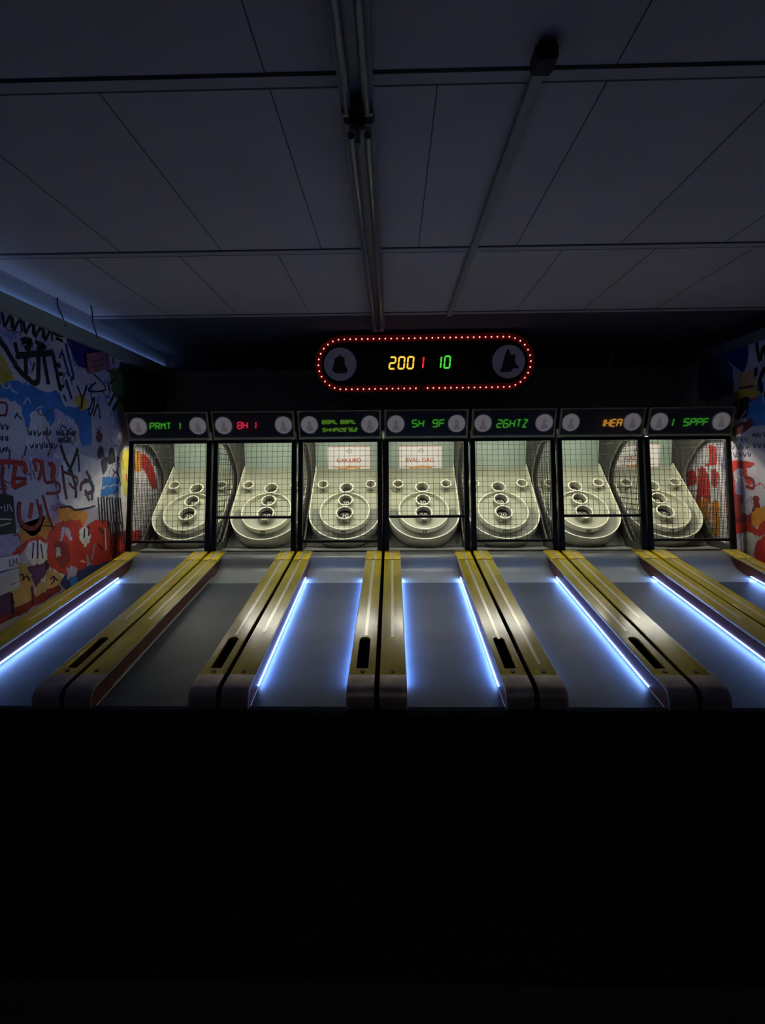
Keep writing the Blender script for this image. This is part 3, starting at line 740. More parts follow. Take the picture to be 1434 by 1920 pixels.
# ceiling fixtures
fix = mat('grey_fixture_metal', (.17, .17, .18), .45, .2)
tubeg = mat('unlit_glass_tube', (.16, .17, .17), .12)
def light_fixture(y0, y1, w, label, knob):
    r = bpy.data.objects.new('tube_light_fixture', None); COL.objects.link(r); r.location = (-.114, y1, ZC)
    tag(r, label, 'light fixture')
    T = lambda mb, m, nm, par, **k: link(nm, mb.mesh(nm, m, **k), par)
    q = MB(); q.box((-w, y0 - y1, -.045), (w, 0, 0)); h = T(q, fix, 'housing', r, bevel=.006)
    q = MB(); q.box((-w * .95, -.02, -.075), (w * .95, -.001, -.046)); T(q, fix, 'end_cap', r, bevel=.003)
    for sx in (-1, 1):
        q = MB(); q.tube([(sx * w * .55, y0 - y1 + .03, -.068), (sx * w * .55, -.022, -.068)], .014, 14); T(q, tubeg, 'glass_tube', r, smooth=True)
    if knob:
        q = MB(); q.box((-.028, -.035, -.12), (.028, .0, -.076)); T(q, pitch_black, 'socket', r, bevel=.006)
        q = MB(); q.tube([(0, -.012, -.121), (0, -.004, -.165)], .011, 12); T(q, tubeg, 'pull_knob', r, smooth=True)
    return r
light_fixture(.55, 1.79, .058, 'wide unlit tube light running towards the camera, nearer of the two in line', True)
light_fixture(1.86, 4.40, .056, 'long unlit tube light running over the machines, farther of the two in line', False)
r = bpy.data.objects.new('ceiling_conduit', None); COL.objects.link(r); r.location = (.48, 1.64, ZC)
tag(r, 'slim grey conduit crossing the ceiling right of the tube lights', 'conduit')
link('channel', MB().box((-.020, .03, -.030), (.020, 2.50, -.001)).mesh('channel', mat('conduit_grey', (.26, .26, .22), .6), bevel=.003), r)
link('junction_socket', MB().box((-.035, -.05, -.05), (.035, .03, -.001)).mesh('socket', pitch_black, bevel=.008), r)
# ------------------------------------------------------------------ one alley machine, parts in real size
Y0 = 2.18                       # the front end of the lane; machine origins sit on the floor there
W = .78
def zr(y): return .63 + .18 * (y - 2.18)          # rail top height
SL = math.atan(.18)
def railf(x, y, h): return Vector((x, y, zr(y) + h))
CB, SB = .725, .689
def board(x, s, h): return Vector((x, 5.3 - CB * s - SB * h, 1.75 - SB * s + CB * h))
HX = .377
def front(x, t, h):             # plane of the front posts: t = 0 at the foot (z .98), 1 under the marquee (z 1.99)
    return Vector((x, 4.275 + .165 * t - .987 * h, .985 + 1.012 * t - .16 * h))
def head(x, t, h):              # face of the marquee: t = 0 at the bottom edge, 1 at the top edge
    return Vector((x, 4.43 - .06 * t - .971 * h, 2.015 + .245 * t - .238 * h))

CACHE = {}
def cached(key, fn):
    if key not in CACHE: CACHE[key] = fn()
    return CACHE[key]

def m_cabinet():
    b = MB()
    for s in (-1, 1):
        x0, x1 = s * .262, s * HX
        b.prism([(2.29, 0), (4.27, 0), (4.27, zr(4.27) - .125), (2.29, zr(2.29) - .125)], lambda y, z, x: Vector((x, y, z)), min(x0, x1), max(x0, x1), black)
    for s in (-1, 1):
        x0, x1 = side_x(s, .2605, .3635); b.box((x0, 2.292, .50), (x1, 2.302, zr(2.29) - .022), black)
    b.box((-.262, 2.325, 0), (.262, 2.35, zr(2.32) - .118), black)
    b.prism([(4.28, 0), (5.37, 0), (5.37, .968), (4.28, .968)], lambda y, z, x: Vector((x, y, z)), -HX, HX, black)
    return b.mesh('cabinet_body', None, Y0)
def m_frontpanel():
    b = MB(); b.box((-.255, 2.305, .06), (.255, 2.323, zr(2.31) - .125)); return b.mesh('front_panel', pitch_black, Y0, bevel=.004)
def m_coindoor():
    b = MB(); b.box((-.11, 2.295, .14), (.11, 2.3045, .40)); b.box((-.06, 2.288, .28), (-.02, 2.2945, .34)); b.box((.02, 2.288, .28), (.06, 2.2945, .34))
    return b.mesh('coin_door', black_metal, Y0, bevel=.002)
def m_lane():
    pts = [(2.292, zr(2.292) - .14), (2.292, zr(2.292) - .112), (2.31, zr(2.31) - .105)]
    for i in range(9): y = 2.36 + (3.82 - 2.36) * i / 8; pts.append((y, zr(y) - .105))
    pts += [(3.82, zr(3.82) - .14)]
    b = MB(); b.prism(pts, lambda y, z, x: Vector((x, y, z)), -.2605, .2605); return b.mesh('lane_surface', lane_mat, Y0)
RAMP = [(3.8205, .820), (3.88, .829), (3.94, .841), (3.99, .853), (4.04, .868), (4.07, .882), (4.09, .898), (4.11, .923), (4.13, .949), (4.15, .968), (4.175, .982), (4.21, .992), (4.268, 1.0)]
def m_ramp():
    pts = [(3.8205, .79)] + RAMP + [(4.268, .95)]
    b = MB(); b.prism(pts, lambda y, z, x: Vector((x, y, z)), -.2605, .2605); return b.mesh('ball_ramp', ramp_mat, Y0, smooth=True)
SLOT = (2.465, 2.785)
def m_rail(side, slot):
    xi, xo = .245, HX
    out = [(xi, 2.407), (xo, 2.407), (xo, 4.045), (xi, 4.045)]
    loops = [out]
    if slot:
        cx = .308; hw = .032
        loops.append([(cx - hw, SLOT[0]), (cx + hw, SLOT[0])] + arc(cx, SLOT[1] - hw, hw, 0, 180, 12))
    s = 1 if side > 0 else -1
    return poly_with_holes(loops, .018, lambda a, b_, c: railf(s * a, b_, c - .009), 'rail_top', yellow, Y0)
def side_x(s, a, b_): return (min(s * a, s * b_), max(s * a, s * b_))
def m_railcap(s):
    x0, x1 = side_x(s, .243, HX)
    b = MB(); b.prism([(x0, 4.047), (x1, 4.047), (x1, 4.262), (x0, 4.262)], lambda x, y, h: railf(x, y, h), -.018, .004); return b.mesh('end_cap', yellow_cap, Y0, bevel=.003)
def m_inner(s):
    x0, x1 = side_x(s, .2455, .260)
    pts = [(2.30, -.11), (4.255, -.11), (4.262, -.06), (4.262, -.0185), (2.33, -.0185), (2.292, -.03), (2.280, -.05), (2.276, -.085)]
    b = MB(); b.prism([(y, zr(y) + h) for y, h in pts], lambda y, z, x: Vector((x, y, z)), x0, x1); return b.mesh('inner_board', maroon, Y0)
def m_outer(s):
    x0, x1 = side_x(s, .364, HX - .001)
    b = MB(); b.prism([(2.30, -.124), (4.262, -.124), (4.262, -.019), (2.33, -.019), (2.292, -.04), (2.282, -.07)], lambda y, z, x: Vector((x, y, zr(y) + z)), x0, x1); return b.mesh('outer_board', black, Y0)
def m_endplate(s):
    x0, x1 = side_x(s, .243, HX)
    prof = [(2.405, .002), (2.318, .002), (2.295, -.004), (2.279, -.016), (2.270, -.036), (2.268, -.088)]
    pts = prof + [(y + (.004 if i > 2 else 0), h - (.004 if i < 4 else 0)) for i, (y, h) in reversed(list(enumerate(prof)))]
    b = MB(); b.prism(pts, lambda y, h, x: Vector((x, y, zr(y) + h)), x0, x1); return b.mesh('end_plate', metal_plate, Y0, smooth=True)
def m_edge(s):
    x = s * .2435
    prof = [(4.26, -.006), (3.4, -.006), (2.6, -.006), (2.33, -.006), (2.295, -.013), (2.276, -.030), (2.267, -.055), (2.265, -.088)]
    b = MB(); b.tube([railf(x, y, h) for y, h in prof], .0042, 8); return b.mesh('edge_moulding', trim_white, Y0, smooth=True)
def m_foot(s):
    x = s * .2455
    b = MB(); b.tube([railf(x, y, -.1015) for y in (3.93, 3.2, 2.40)] + [railf(x, 2.31, -.103)], .004, 6); return b.mesh('lower_moulding', trim_white, Y0, smooth=True)
def m_strip(s, y1):
    c = s * .311
    b = MB(); b.prism([(c - .009, y1), (c + .009, y1), (c + .009, 4.044), (c - .009, 4.044)], lambda x, y, h: railf(x, y, h), .0002, .0015)  # painted highlight running down the middle of the rail
    b.prism([(c - .012, 4.05), (c + .012, 4.05), (c + .012, 4.26), (c - .012, 4.26)], lambda x, y, h: railf(x, y, h), .0045, .0055)
    return b.mesh('centre_highlight', strip_mat, Y0)
def m_bolt(s):
    b = MB(); b.prism(circle(s * .311, 2.438, .011, 16), lambda x, y, h: railf(x, y, h), .0005, .004); return b.mesh('bolt', mat('dark_bolt', (.06, .05, .04), .5, .5), Y0)
def m_led(s):
    x0, x1 = side_x(s, .2412, .2452)
    b = MB(); b.prism([(x0, 2.46), (x1, 2.46), (x1, 3.90), (x0, 3.90)], lambda x, y, h: railf(x, y, h), -.095, -.090); return b
OVAL = [(4.771, 1.985), (4.86, 1.935), (4.924, 1.869), (4.99, 1.80), (5.04, 1.72), (5.052, 1.637), (5.03, 1.56), (4.979, 1.485), (4.90, 1.42), (4.819, 1.35), (4.74, 1.28), (4.676, 1.20), (4.60, 1.12), (4.52, 1.055), (4.35, 1.03), (4.335, 1.05), (4.40, 1.5), (4.475, 1.95), (4.52, 1.985)]
def oval_dense():
    m = len(OVAL); out = []
    for i in range(m):
        p, q = OVAL[i], OVAL[(i + 1) % m]
        out += [p, ((p[0] + q[0]) / 2, (p[1] + q[1]) / 2)]
    return out
def m_side(s):
    out = [(4.30, .97), (5.385, .97), (5.385, 2.044), (4.80, 2.044), (4.80, 2.074), (4.475, 2.074)]
    x = s * .372
    return poly_with_holes([out, oval_dense()], .010, lambda a, b_, c: Vector((x + c, a, b_)), 'side_panel', side_grey, Y0)
def m_sidering(s):
    x = s * .366
    b = MB(); b.ribbon([(a - (a - 4.7) * .02, z) for a, z in OVAL[:14]], .010, lambda y, z, h: Vector((x - s * h, y, z)), -.001, .004); return b.mesh('opening_moulding', mat('grey_moulding', (.16, .155, .13), .5), Y0)
def inside(y, z):
    c = False; n = len(OVAL)
    for i in range(n):
        (y1, z1), (y2, z2) = OVAL[i], OVAL[i - 1]
        if (z1 > z) != (z2 > z) and y < (y2 - y1) * (z - z1) / (z2 - z1) + y1: c = not c
    return c
def m_sidenet(s):
    b = MB(); x = s * .372; w = .0016
    def run(vert, c):
        lo = None; step = .01; t = .9
        while t < 5.3:
            y, z = (c, t) if vert else (t, c)
            i = inside(y, z)
            if i and lo is None: lo = t
            if (not i) and lo is not None:
                if vert: b.box((x - w, c - w, lo - .01), (x + w, c + w, t + .01))
                else: b.box((x - w, lo - .01, c - w), (x + w, t + .01, c + w))
                lo = None
            t += step
    y = 4.34
    while y < 5.06: run(True, y); y += .05
    z = 1.04
    while z < 2.0: run(False, z); z += .05
    return b.mesh('side_net', net_mat, Y0)
def m_post(s):
    x0, x1 = side_x(s, .338, HX + .004)
    b = MB(); b.prism([(-.03, -.02), (1.012, -.02), (1.012, .02), (-.03, .02)], lambda t, h, x: front(x, t, h), x0, x1); return b.mesh('post', black_metal, Y0, bevel=.003)
def m_topbar():
    b = MB()
    b.prism([(.985, -.016), (1.025, -.016), (1.025, .016), (.985, .016)], lambda t, h, x: front(x, t, h), -.337, .337)
    return b.mesh('cross_bar', black_metal, Y0)
def m_footbar():
    b = MB()
    b.prism([(-.002, -.016), (.022, -.016), (.022, .016), (-.002, .016)], lambda t, h, x: front(x, t, h), -.337, .337)
    return b.mesh('cross_bar', black_metal, Y0)
def m_netbar(t):
    b = MB(); b.prism([(t - .010, -.010), (t + .010, -.010), (t + .010, .010), (t - .010, .010)], lambda t_, h, x: front(x, t_, h), -.337, .337); return b.mesh('net_bar', black_metal, Y0)
def m_net(t0, seed):
    rnd = random.Random(seed)
    b = MB(); w = .0013
    nx, nz = 14, int((.985 - t0) / .0485)
    ph = rnd.uniform(.2, .8)
    for i in range(nx):
        x = -.337 + .674 * (i + ph) / nx; d = rnd.uniform(-.004, .004)
        b.ribbon([(x, t0), (x + d, (t0 + .985) / 2), (x + d * .3, .985)], 2 * w, lambda a, t, h: front(a, t, h), -w, w)
    for k in range(1, nz + 1):
        t = t0 + (.985 - t0) * k / (nz + .6); e = rnd.uniform(-.003, .003)
        b.ribbon([(-.337, t + e), (0, t - .004 - e), (.337, t + e)], 2 * w, lambda a, t_, h: front(a, t_, h), -w, w)
    return b.mesh('front_net', net_mat, Y0)
def m_header():
    b = MB()
    pr = [head(0, 0, 0), head(0, 1, 0)]
    prof = [(pr[0].y, pr[0].z), (pr[1].y, pr[1].z), (4.80, 2.26), (4.80, 2.075), (4.70, 2.075), (4.46, 2.075), (4.46, 2.018)]
    b.prism(prof, lambda y, z, x: Vector((x, y, z)), -.374, .374)
    return b.mesh('marquee_box', black, Y0)
def m_glass():
    b = MB(); b.prism([(-.352, .07), (.352, .07), (.352, .92), (-.352, .92)], head, .001, .004); return b.mesh('marquee_face', glass_black, Y0)
def m_hframe():
    b = MB(); b.ribbon([(-.367, .035), (.367, .035), (.367, .965), (-.367, .965)], .001, head, 0, .001)
    b = MB()
    b.prism([(-.374, -.01), (.374, -.01), (.374, .075), (-.374, .075)], head, .002, .014)
    b.prism([(-.374, .94), (.374, .94), (.374, 1.0), (-.374, 1.0)], head, .002, .014)
    for s in (-1, 1):
        x0, x1 = side_x(s, .358, .374)
        b.prism([(x0, .076), (x1, .076), (x1, .939), (x0, .939)], head, .002, .014)
    return b.mesh('marquee_trim', olive_trim, Y0)
def hflat(x, z, h): return head(x, z / .252, h)
def m_disc(s):
    b = MB(); b.prism(circle(s * .272, .126, .076, 40), hflat, .006, .009); return b.mesh('portrait_disc', disc_mat, Y0)
def m_figure(s):
    c = s * .272
    b = MB(); b.prism(closed_smooth([(c - .03, .075), (c - .022, .11), (c - .012, .12), (c - .016, .145), (c, .165), (c + .017, .145), (c + .012, .12), (c + .026, .108), (c + .032, .075), (c, .068)]), hflat, .0092, .0105); return b.mesh('portrait_figure', disc_fig, Y0)
def m_pane():
    b = MB(); b.prism([(-.356, .078), (.356, .078), (.356, .938), (-.356, .938)], head, .0245, .0260); return b.mesh('frosted_pane', pane_mat, Y0)
SEG = {'0': 'abcdef', '1': 'bc', '2': 'abged', '3': 'abgcd', '4': 'fgbc', '5': 'afgcd', '6': 'afgedc', '7': 'abc', '8': 'abcdefg', '9': 'abfgcd', 'S': 'afgcd', 'H': 'fegbc', 'F': 'afeg',
       'P': 'abfeg', 'R': 'abfegk', 'I': 'bc', 'T': 'am', 'N': 'febcjk', 'M': 'febcij', 'Z': 'andn', 'E': 'afged', 'A': 'abcefg', 'L': 'fed', 'U': 'fedcb', 'G': 'afedc', '|': 'ef', ' ': ''}
def seg_lines(ch, w, h):
    P = {'a': [(0, h), (w, h)], 'b': [(w, h), (w, h / 2)], 'c': [(w, h / 2), (w, 0)], 'd': [(0, 0), (w, 0)], 'e': [(0, 0), (0, h / 2)], 'f': [(0, h / 2), (0, h)], 'g': [(0, h / 2), (w, h / 2)],
         'i': [(0, h), (w / 2, h / 2)], 'j': [(w / 2, h / 2), (w, h)], 'k': [(w / 2, h / 2), (w, 0)], 'm': [(w / 2, 0), (w / 2, h)], 'n': [(0, 0), (w, h)]}
    return [P[c] for c in SEG[ch]]
def seg_text(b, text, x, z, w, h, gap, lw, fn, h0, h1, slant=.12):
    for ch in text:
        for (p, q) in seg_lines(ch, w, h):
            dx, dz = q[0] - p[0], q[1] - p[1]; l = math.hypot(dx, dz); k = .08 * l / l if l else 0
            p2 = (p[0] + dx * .07, p[1] + dz * .07); q2 = (q[0] - dx * .07, q[1] - dz * .07)
            b.ribbon([(x + p2[0] + slant * p2[1], z + p2[1]), (x + q2[0] + slant * q2[1], z + q2[1])], lw, fn, h0, h1)
        x += w + gap
    return x
# the target
R_OUT = .352; SC = .682
def upath(r, s0, n=28): return [(-r, s0)] + [(-r, SC - .25), ] + [(r * math.cos(math.radians(a)), SC + r * math.sin(math.radians(a))) for a in [180 - 180 * i / n for i in range(n + 1)]] + [(r, SC - .25), (r, s0)]
def m_backboard():
    b = MB(); b.box((-.365, 5.30, 1.70), (.365, 5.325, 2.04)); return b.mesh('backboard', board_green, Y0)
def m_target():
    b = MB()
    b.prism(upath(R_OUT - .006, .003), board, -.02, .0, board_cream)
    return b.mesh('target_board', None, Y0)
def m_outer_rim():
    b = MB(); b.ribbon(upath(R_OUT, .02), .010, board, -.085, .056); return b.mesh('outer_rim', cream, Y0)
def m_gutter():
    b = MB(); pts = arc(0, SC, .25, -10, 190, 30) ; 
    vs, fs = [], []
    A = arc(0, SC, .250, -14, 194, 34); Bq = arc(0, SC, .335, -14, 194, 34)
    for p, q in zip(A, Bq): vs += [board(*p, .012), board(*q, .002), board(*p, .0), board(*q, .0)]
    for i in range(len(A) - 1):
        a, c = 4 * i, 4 * i + 4; fs.append((a, a + 1, c + 1, c))
    b.add(vs, fs); return b.mesh('gutter', gutter, Y0)
def m_ring():
    b = MB(); b.ribbon(circle(0, SC, .243, 64), .009, board, .001, .072, closed=True); return b.mesh('ring', cream, Y0)
def m_ringfloor():
    b = MB(); b.prism(circle(0, SC, .238, 48), board, .001, .022); return b.mesh('ring_floor', board_cream, Y0)
CUPS = [(0, .377, .072, '40'), (0, .550, .074, '30'), (0, .722, .084, '20'), (-.248, .325, .056, '100'), (.248, .325, .056, '100')]
def m_cup(x, s, r):
    b = MB(); lo = .023 if x == 0 and s > .45 else .001
    b.ribbon(circle(x, s, r - .005, 40), .010, board, .070, .082, cream, closed=True)
    b.ribbon(circle(x, s, r - .005, 40), .0095, board, lo, .070, cream_wall, closed=True)
    b.prism(circle(x, s, r - .012, 32), board, lo, lo + .004, hole_dark)  # dark disc for the shade of a pocket that is not cut
    return b.mesh('cup', None, Y0)
def m_cupnumber(x, s, r, t):
    rr = r + .0015                # printed round the outside of the cup, facing the player
    size = .048 if len(t) < 3 else .034
    def fn(a, b_, c): th = a / rr; return board(x + (rr + c) * math.sin(th), s + (rr + c) * math.cos(th), .040 + b_)
    return text_mesh(t, size, fn, 'number', ink, Y0, offset=.0008)
def m_cupinside(x, s, r, t):
    def fn(a, b_, c): return board(x + a, s - b_, (.030 if x == 0 and s > .45 else .008) + c)
    return text_mesh(t, r * .9, fn, 'pocket_number', cream_wall, Y0, offset=.0005)
def m_ringnumber(t):
    rr = .2485
    def fn(a, b_, c): th = a / rr; return board((rr + c) * math.sin(th), SC + (rr + c) * math.cos(th), .036 + b_)
    return text_mesh(t, .05, fn, 'ring_number', ink, Y0, offset=.0015)
def m_platform():
    b = MB(); b.box((-.366, 4.295, .969), (.366, 5.29, .984)); return b.mesh('platform', platform_mat, Y0)
def m_apron():
    b = MB(); b.prism([(-.364, .06), (.364, .06), (.364, 1.01), (-.364, 1.01)], board, -.105, -.09); return b.mesh('apron', platform_mat, Y0)
def m_rear():
    b = MB(); b.box((-.366, 5.345, .97), (.366, 5.37, 2.044)); b.box((-.374, 4.802, 2.045), (.374, 5.385, 2.06)); return b.mesh('rear_cover', black, Y0)
def m_lamp():
    b = MB(); b.tube([(-.30, 4.54, 2.050), (.30, 4.54, 2.050)], .013, 12); return b.mesh('lamp_tube', lamp_mat, Y0, smooth=True)
def sf(x, z, h): return Vector((x, 5.3 - h, z))
def m_card():
    b = MB(); b.box((-.235, 5.291, 1.70), (.235, 5.299, 1.985)); return b.mesh('sign_card', paper, Y0)
def m_cardborder():
    b = MB(); b.ribbon([(-.232, 1.703), (.232, 1.703), (.232, 1.982), (-.232, 1.982)], .007, sf, .0092, .0105, closed=True); return b.mesh('border', orange_red, Y0)
def m_ribbon():
    b = MB(); p = smooth_line([(-.12, 1.745), (-.06, 1.742), (0, 1.757), (.06, 1.757), (.12, 1.745)])
    b.ribbon(p, .020, sf, .0092, .0105); b.ribbon(smooth_line([(-.175, 1.766), (-.10, 1.758), (0, 1.769), (.10, 1.762), (.175, 1.766)]), .008, sf, .0106, .0115); return b.mesh('ribbon', orange_rib, Y0)
def m_emblem():
    b = MB(); b.ribbon(circle(.01, 1.935, .022, 18), .004, sf, .0092, .0102, closed=True); b.ribbon([(-.008, 1.92), (.01, 1.953), (.028, 1.92)], .004, sf, .0103, .0112); b.ribbon([(-.035, 1.925), (-.025, 1.95), (-.02, 1.92)], .003, sf, .0092, .0102)
    return b.mesh('emblem', mat('grey_print', (.12, .12, .12), .6), Y0)

GREEN, RED, AMBER = (.10, .75, .04), (1.0, .03, .09), (1.0, .42, .05)
def machine(i, disp, colour, leds, low_net, slot_r, cupnums, ringnum, card, label, strip_y):
    cx = -.082 + (i - 2.5) * W
    root = bpy.data.objects.new('alley_ball_machine', None); COL.objects.link(root); root.location = (cx, Y0, 0)
    tag(root, label, 'arcade machine', 'alley ball machines in a row')
    P = lambda nm, key, fn, par=root: link(nm, cached(key, fn), par)
    P('cabinet_body', 'cab', m_cabinet)
    fp = P('front_panel', 'fp', m_frontpanel); P('coin_door', 'cd', m_coindoor, fp)
    P('lane_surface', 'lane', m_lane); P('ball_ramp', 'ramp', m_ramp)
    for s in (-1, 1):
        sl = s > 0 and slot_r
        r = P('rail', ('rail', s, sl), lambda: m_rail(s, sl))
        P('end_cap', ('cap', s), lambda: m_railcap(s), r)['label'] = 'bright yellow far end of the rail'
        P('inner_board', ('in', s), lambda: m_inner(s), r); P('outer_board', ('out', s), lambda: m_outer(s), r)
        P('end_plate', ('ep', s), lambda: m_endplate(s), r)['label'] = 'worn steel plate over the near end of the rail'
        P('edge_moulding', ('ed', s), lambda: m_edge(s), r); P('lower_moulding', ('fo', s), lambda: m_foot(s), r)
        sy = strip_y[0 if s < 0 else 1]
        P('centre_highlight', ('st', s, sy), lambda: m_strip(s, sy), r); P('bolt', ('bo', s), lambda: m_bolt(s), r)
        k = leds[0 if s < 0 else 1]
        nm = 'led_sleeve_%02d' % int(k * 10)
        o = P('led_strip', ('led', s, k), lambda: m_led(s).mesh('led_strip', led_strip_mat(nm, LED_E * k) if k > 0 else trim_white, Y0))
        o['label'] = 'lit blue-white strip under the rail' if k > 0 else 'unlit strip under the rail'
        if k > 0:
            ll = bpy.data.lights.new('strip_light', 'AREA'); ll.shape = 'RECTANGLE'; ll.size = .006; ll.size_y = 1.44; ll.energy = LED_W * k; ll.color = LED_COL
            lo = bpy.data.objects.new('strip_light', ll); COL.objects.link(lo); lo.parent = root
            q = railf(s * .2385, 3.18, -.080); lo.location = (q.x, q.y - Y0, q.z); lo.rotation_mode = 'YXZ'; lo.rotation_euler = (SL, math.radians(56 * s), 0)
        sp = P('side_panel', ('sp', s), lambda: m_side(s)); P('side_net', ('sn', s), lambda: m_sidenet(s), sp); P('opening_moulding', ('om', s), lambda: m_sidering(s), sp)
        P('post', ('post', s), lambda: m_post(s))
    P('cross_bar', 'tbar', m_topbar); P('cross_bar', 'fbar', m_footbar)
    t0 = .105 if low_net else .318
    P('net_bar', ('nb', t0), lambda: m_netbar(t0)); P('front_net', ('net', t0, i), lambda: m_net(t0, i))
    h = P('marquee', 'hd', m_header); P('marquee_face', 'gl', m_glass, h); P('marquee_trim', 'hf', m_hframe, h); P('frosted_pane', 'pane', m_pane, h)
    for s in (-1, 1):
        d = P('portrait_disc', ('disc', s), lambda: m_disc(s), h); P('portrait_figure', ('fig', s), lambda: m_figure(s), h)
    b = MB()
    for (t, x, z, w, hh) in disp: seg_text(b, t, x, z, w, hh, w * .42, .0085 if hh > .05 else .006, hflat, .0125, .0140)
    o = link('score_display', b.mesh('score_display', glow('display_%s' % (colour[3],), colour[:3], colour[4]), Y0), h)
    o['label'] = {'g': 'green', 'd': 'dim green', 'r': 'red', 'a': 'amber'}[colour[3]] + ' lit characters'
    P('lamp_tube', 'lamp', m_lamp)
    P('backboard', 'bb', m_backboard); P('platform', 'pl', m_platform); P('rear_cover', 'rear', m_rear); P('apron', 'apron', m_apron)
    t = P('target_board', 'tb', m_target); P('outer_rim', 'rim', m_outer_rim, t); P('gutter', 'gut', m_gutter, t); P('ring', 'ring', m_ring, t); P('ring_floor', 'rf', m_ringfloor, t)
    P('ring_number', ('rn', ringnum), lambda: m_ringnumber(ringnum), t)
    for (x, s, r, n), nn in zip(CUPS, cupnums):
        P('cup', ('cup', x, s), lambda: m_cup(x, s, r), t)
        P('cup_number', ('cn', x, s, nn), lambda: m_cupnumber(x, s, r, nn), t)
        P('pocket_number', ('ci', x, s, nn), lambda: m_cupinside(x, s, r, nn), t)
    if card:
        c = P('sign_card', 'card', m_card); P('card_border', 'cb', m_cardborder, c); P('card_ribbon', 'cr', m_ribbon, c); P('card_emblem', 'ce', m_emblem, c)
        P('card_lettering', ('ct', card), lambda: text_mesh(card, .062, lambda x, z, h: sf(x, 1.83 + z, .0098 + h), 'lettering', orange_red, Y0, offset=.0012), c)
    la = bpy.data.lights.new('marquee_lamp', 'AREA'); la.shape = 'RECTANGLE'; la.size = .60; la.size_y = .05; la.energy = LAMP_W; la.color = LAMP_COL
    lo = bpy.data.objects.new('marquee_lamp', la); COL.objects.link(lo); lo.parent = root; lo.location = (0, 4.56 - Y0, 2.034); lo.rotation_euler = (math.radians(-20), 0, 0)
    return root
G = (*GREEN, 'g', .42); D = (.16, .42, .03, 'd', .6); R_ = (*RED, 'r', .8); A_ = (*AMBER, 'a', .7)
N1 = ('40', '30', '20', '100', '100')
machine(0, [('PRMT', -.165, .10, .036, .055), ('I', .09, .10, .02, .055)], G, (1, 0), True, True, N1, '29', None, 'leftmost alley ball machine beside the graffiti wall, with green display and low net', (3.0, 3.0))
machine(1, [('8H', -.145, .10, .036, .055), ('1', .0, .10, .02, .055)], R_, (0, 0), False, True, N1, '00', None, 'alley ball machine with a red display and an unlit dark lane', (3.0, 2.80))
machine(2, [('88AL', -.155, .135, .026, .03), ('88AL', .01, .135, .026, .03), ('SHNA', -.155, .065, .026, .03), ('09762', -.005, .065, .024, .03)], D, (1, 1), True, True, N1, '00', 'GAK:URD', 'alley ball machine with two dim green rows and a red-lettered card, left of centre post', (2.84, 2.80))
machine(3, [('SH', -.13, .10, .042, .06), ('9F', .055, .10, .042, .06)], G, (1, 1), False, True, N1, '10', 'BVAL: GALL', 'alley ball machine right of centre with red-lettered card and raised net bar', (2.78, 2.76))
machine(4, [('26HTZ', -.15, .09, .040, .065)], G, (.35, 1), True, True, N1, '010', None, 'alley ball machine with dim green display between the raised-net machines, no card', (2.50, 2.85))
machine(5, [('1HEA', -.02, .09, .036, .06)], A_, (0, 1), False, False, N1, '00', None, 'alley ball machine with an amber display', (3.0, 3.0))
machine(6, [('|', -.155, .09, .015, .06), ('SPPF', -.06, .09, .040, .06)], G, (0, 1), True, False, N1, '10', 'GAL: URD', 'rightmost alley ball machine beside the red graffiti, with card and green display', (3.0, 3.0))

# ------------------------------------------------------------------ the oval score sign
SY, SX, SZ = 4.60, .302, 2.712
def signf(x, z, h): return Vector((x, -h, z))
def stadium(hw, hh, n=20): return [(hw - hh + hh * math.cos(math.radians(a)), hh * math.sin(math.radians(a))) for a in [-90 + 180 * i / n for i in range(n + 1)]] + \
    [(-hw + hh + hh * math.cos(math.radians(a)), hh * math.sin(math.radians(a))) for a in [90 + 180 * i / n for i in range(n + 1)]]
sg = bpy.data.objects.new('score_sign', None); COL.objects.link(sg); sg.location = (SX, SY, SZ); sg.rotation_euler = (0, -.004, 0)
tag(sg, 'black oval score sign ringed with red lights, reading 200 1 10, above the machines', 'sign')
link('sign_body', MB().prism(stadium(1.02, .262), signf, -.13, -.012).mesh('sign_body', pitch_black, bevel=0), sg)
link('sign_face', MB().prism(stadium(.955, .197), signf, -.011, -.004).mesh('sign_face', glass_black), sg)
link('red_channel', MB().ribbon(stadium(.986, .228), .058, signf, -.011, -.002, closed=True).mesh('red_channel', sign_red), sg)
link('outer_lip', MB().ribbon(stadium(1.017, .259), .006, signf, -.011, .016, closed=True).mesh('outer_lip', sign_red), sg)
link('inner_lip', MB().ribbon(stadium(.955, .197), .004, signf, -.003, .014, closed=True).mesh('inner_lip', sign_red), sg)
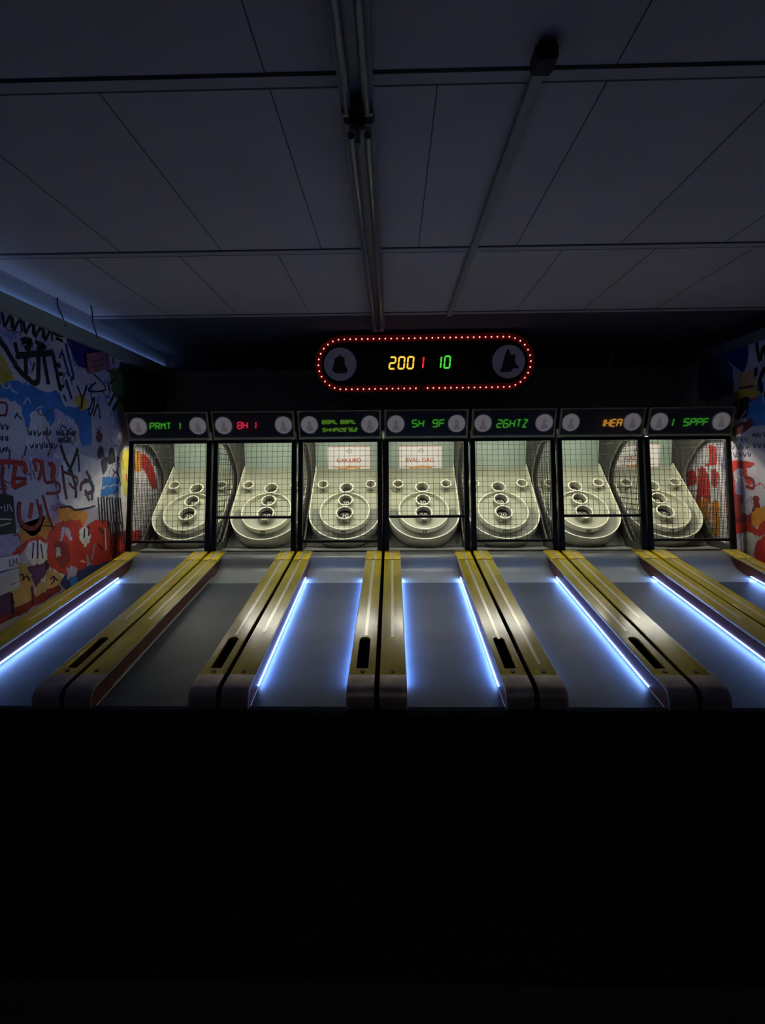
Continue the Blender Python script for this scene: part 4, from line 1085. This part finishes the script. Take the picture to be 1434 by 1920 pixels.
# bulbs walked along the channel at an even pitch
hw, hh = .986, .228
per = 4 * (hw - hh) + 2 * PI * hh; NB = 82
def along(d):
    d %= per; L = 2 * (hw - hh)
    if d < L: return (-(hw - hh) + d, -hh)
    d -= L
    if d < PI * hh: a = -PI / 2 + d / hh; return (hw - hh + hh * math.cos(a), hh * math.sin(a))
    d -= PI * hh
    if d < L: return ((hw - hh) - d, hh)
    d -= L; a = PI / 2 + d / hh; return (-(hw - hh) + hh * math.cos(a), hh * math.sin(a))
bm = bmesh.new(); bmesh.ops.create_icosphere(bm, subdivisions=1, radius=.0062); bulb = bpy.data.meshes.new('bulb'); bm.to_mesh(bulb); bm.free()
bulb.materials.append(glow('bulb_glow', (1.0, .22, .17), 6.0))
for k in range(NB):
    x, z = along(per * (k + .5) / NB)
    if abs(x + .035) < .02 and z < 0: continue
    link('bulb', bulb, sg, (x, -.005, z))
for s, pts in ((-1, [(-.05, -.075), (-.075, -.04), (-.06, 0), (-.05, .05), (-.02, .075), (-.005, .07), (.0, .10), (.015, .075), (.04, .06), (.045, .0), (.07, -.05), (.05, -.08)]),
               (1, [(-.08, -.09), (-.06, -.04), (-.045, .03), (-.02, .10), (.0, .115), (.02, .06), (.06, .07), (.06, .0), (.10, -.06), (.04, -.06), (.02, -.09)])):
    c = s * .782
    d = link('portrait_disc', MB().prism(circle(c, .003, .152, 48), signf, -.0035, .001).mesh('disc', sign_disc), sg)
    link('portrait_figure', MB().prism(closed_smooth([(c + a, z_) for a, z_ in pts]), signf, .0012, .0025).mesh('figure', sign_fig), d)
def digits(t, x, w, m, nm, lab, h=.105, gap=.032, lw=.014):
    b = MB(); seg_text(b, t, x, -.045, w, h, gap, lw, signf, -.0035, .002, slant=.10); o = link(nm, b.mesh(nm, m), sg); o['label'] = lab
digits('200', -.325, .052, glow('yellow_digit', (1.0, .62, .06), 1.2), 'digit_group', 'yellow digits 200')
digits('1', -.015, .002, glow('red_digit', (1.0, .02, .04), 1.2), 'digit_group', 'red digit 1')
digits('1', .065, .002, mat('unlit_digit', (.08, .05, .05), .6), 'digit_group', 'unlit grey digit 1')
digits('1', .150, .002, glow('green_digit', (.06, .75, .05), 1.0), 'digit_group', 'green digit 1')
digits('0', .185, .050, glow('green_digit', (.06, .75, .05), 1.0), 'digit_group', 'green digit 0')
for s in (-1, 1):
    b = MB(); b.box((s * .66 - .02, .02, 2.262 - SZ), (s * .66 + .02, .10, -.255)); link('stand_leg', b.mesh('stand_leg', pitch_black), sg)
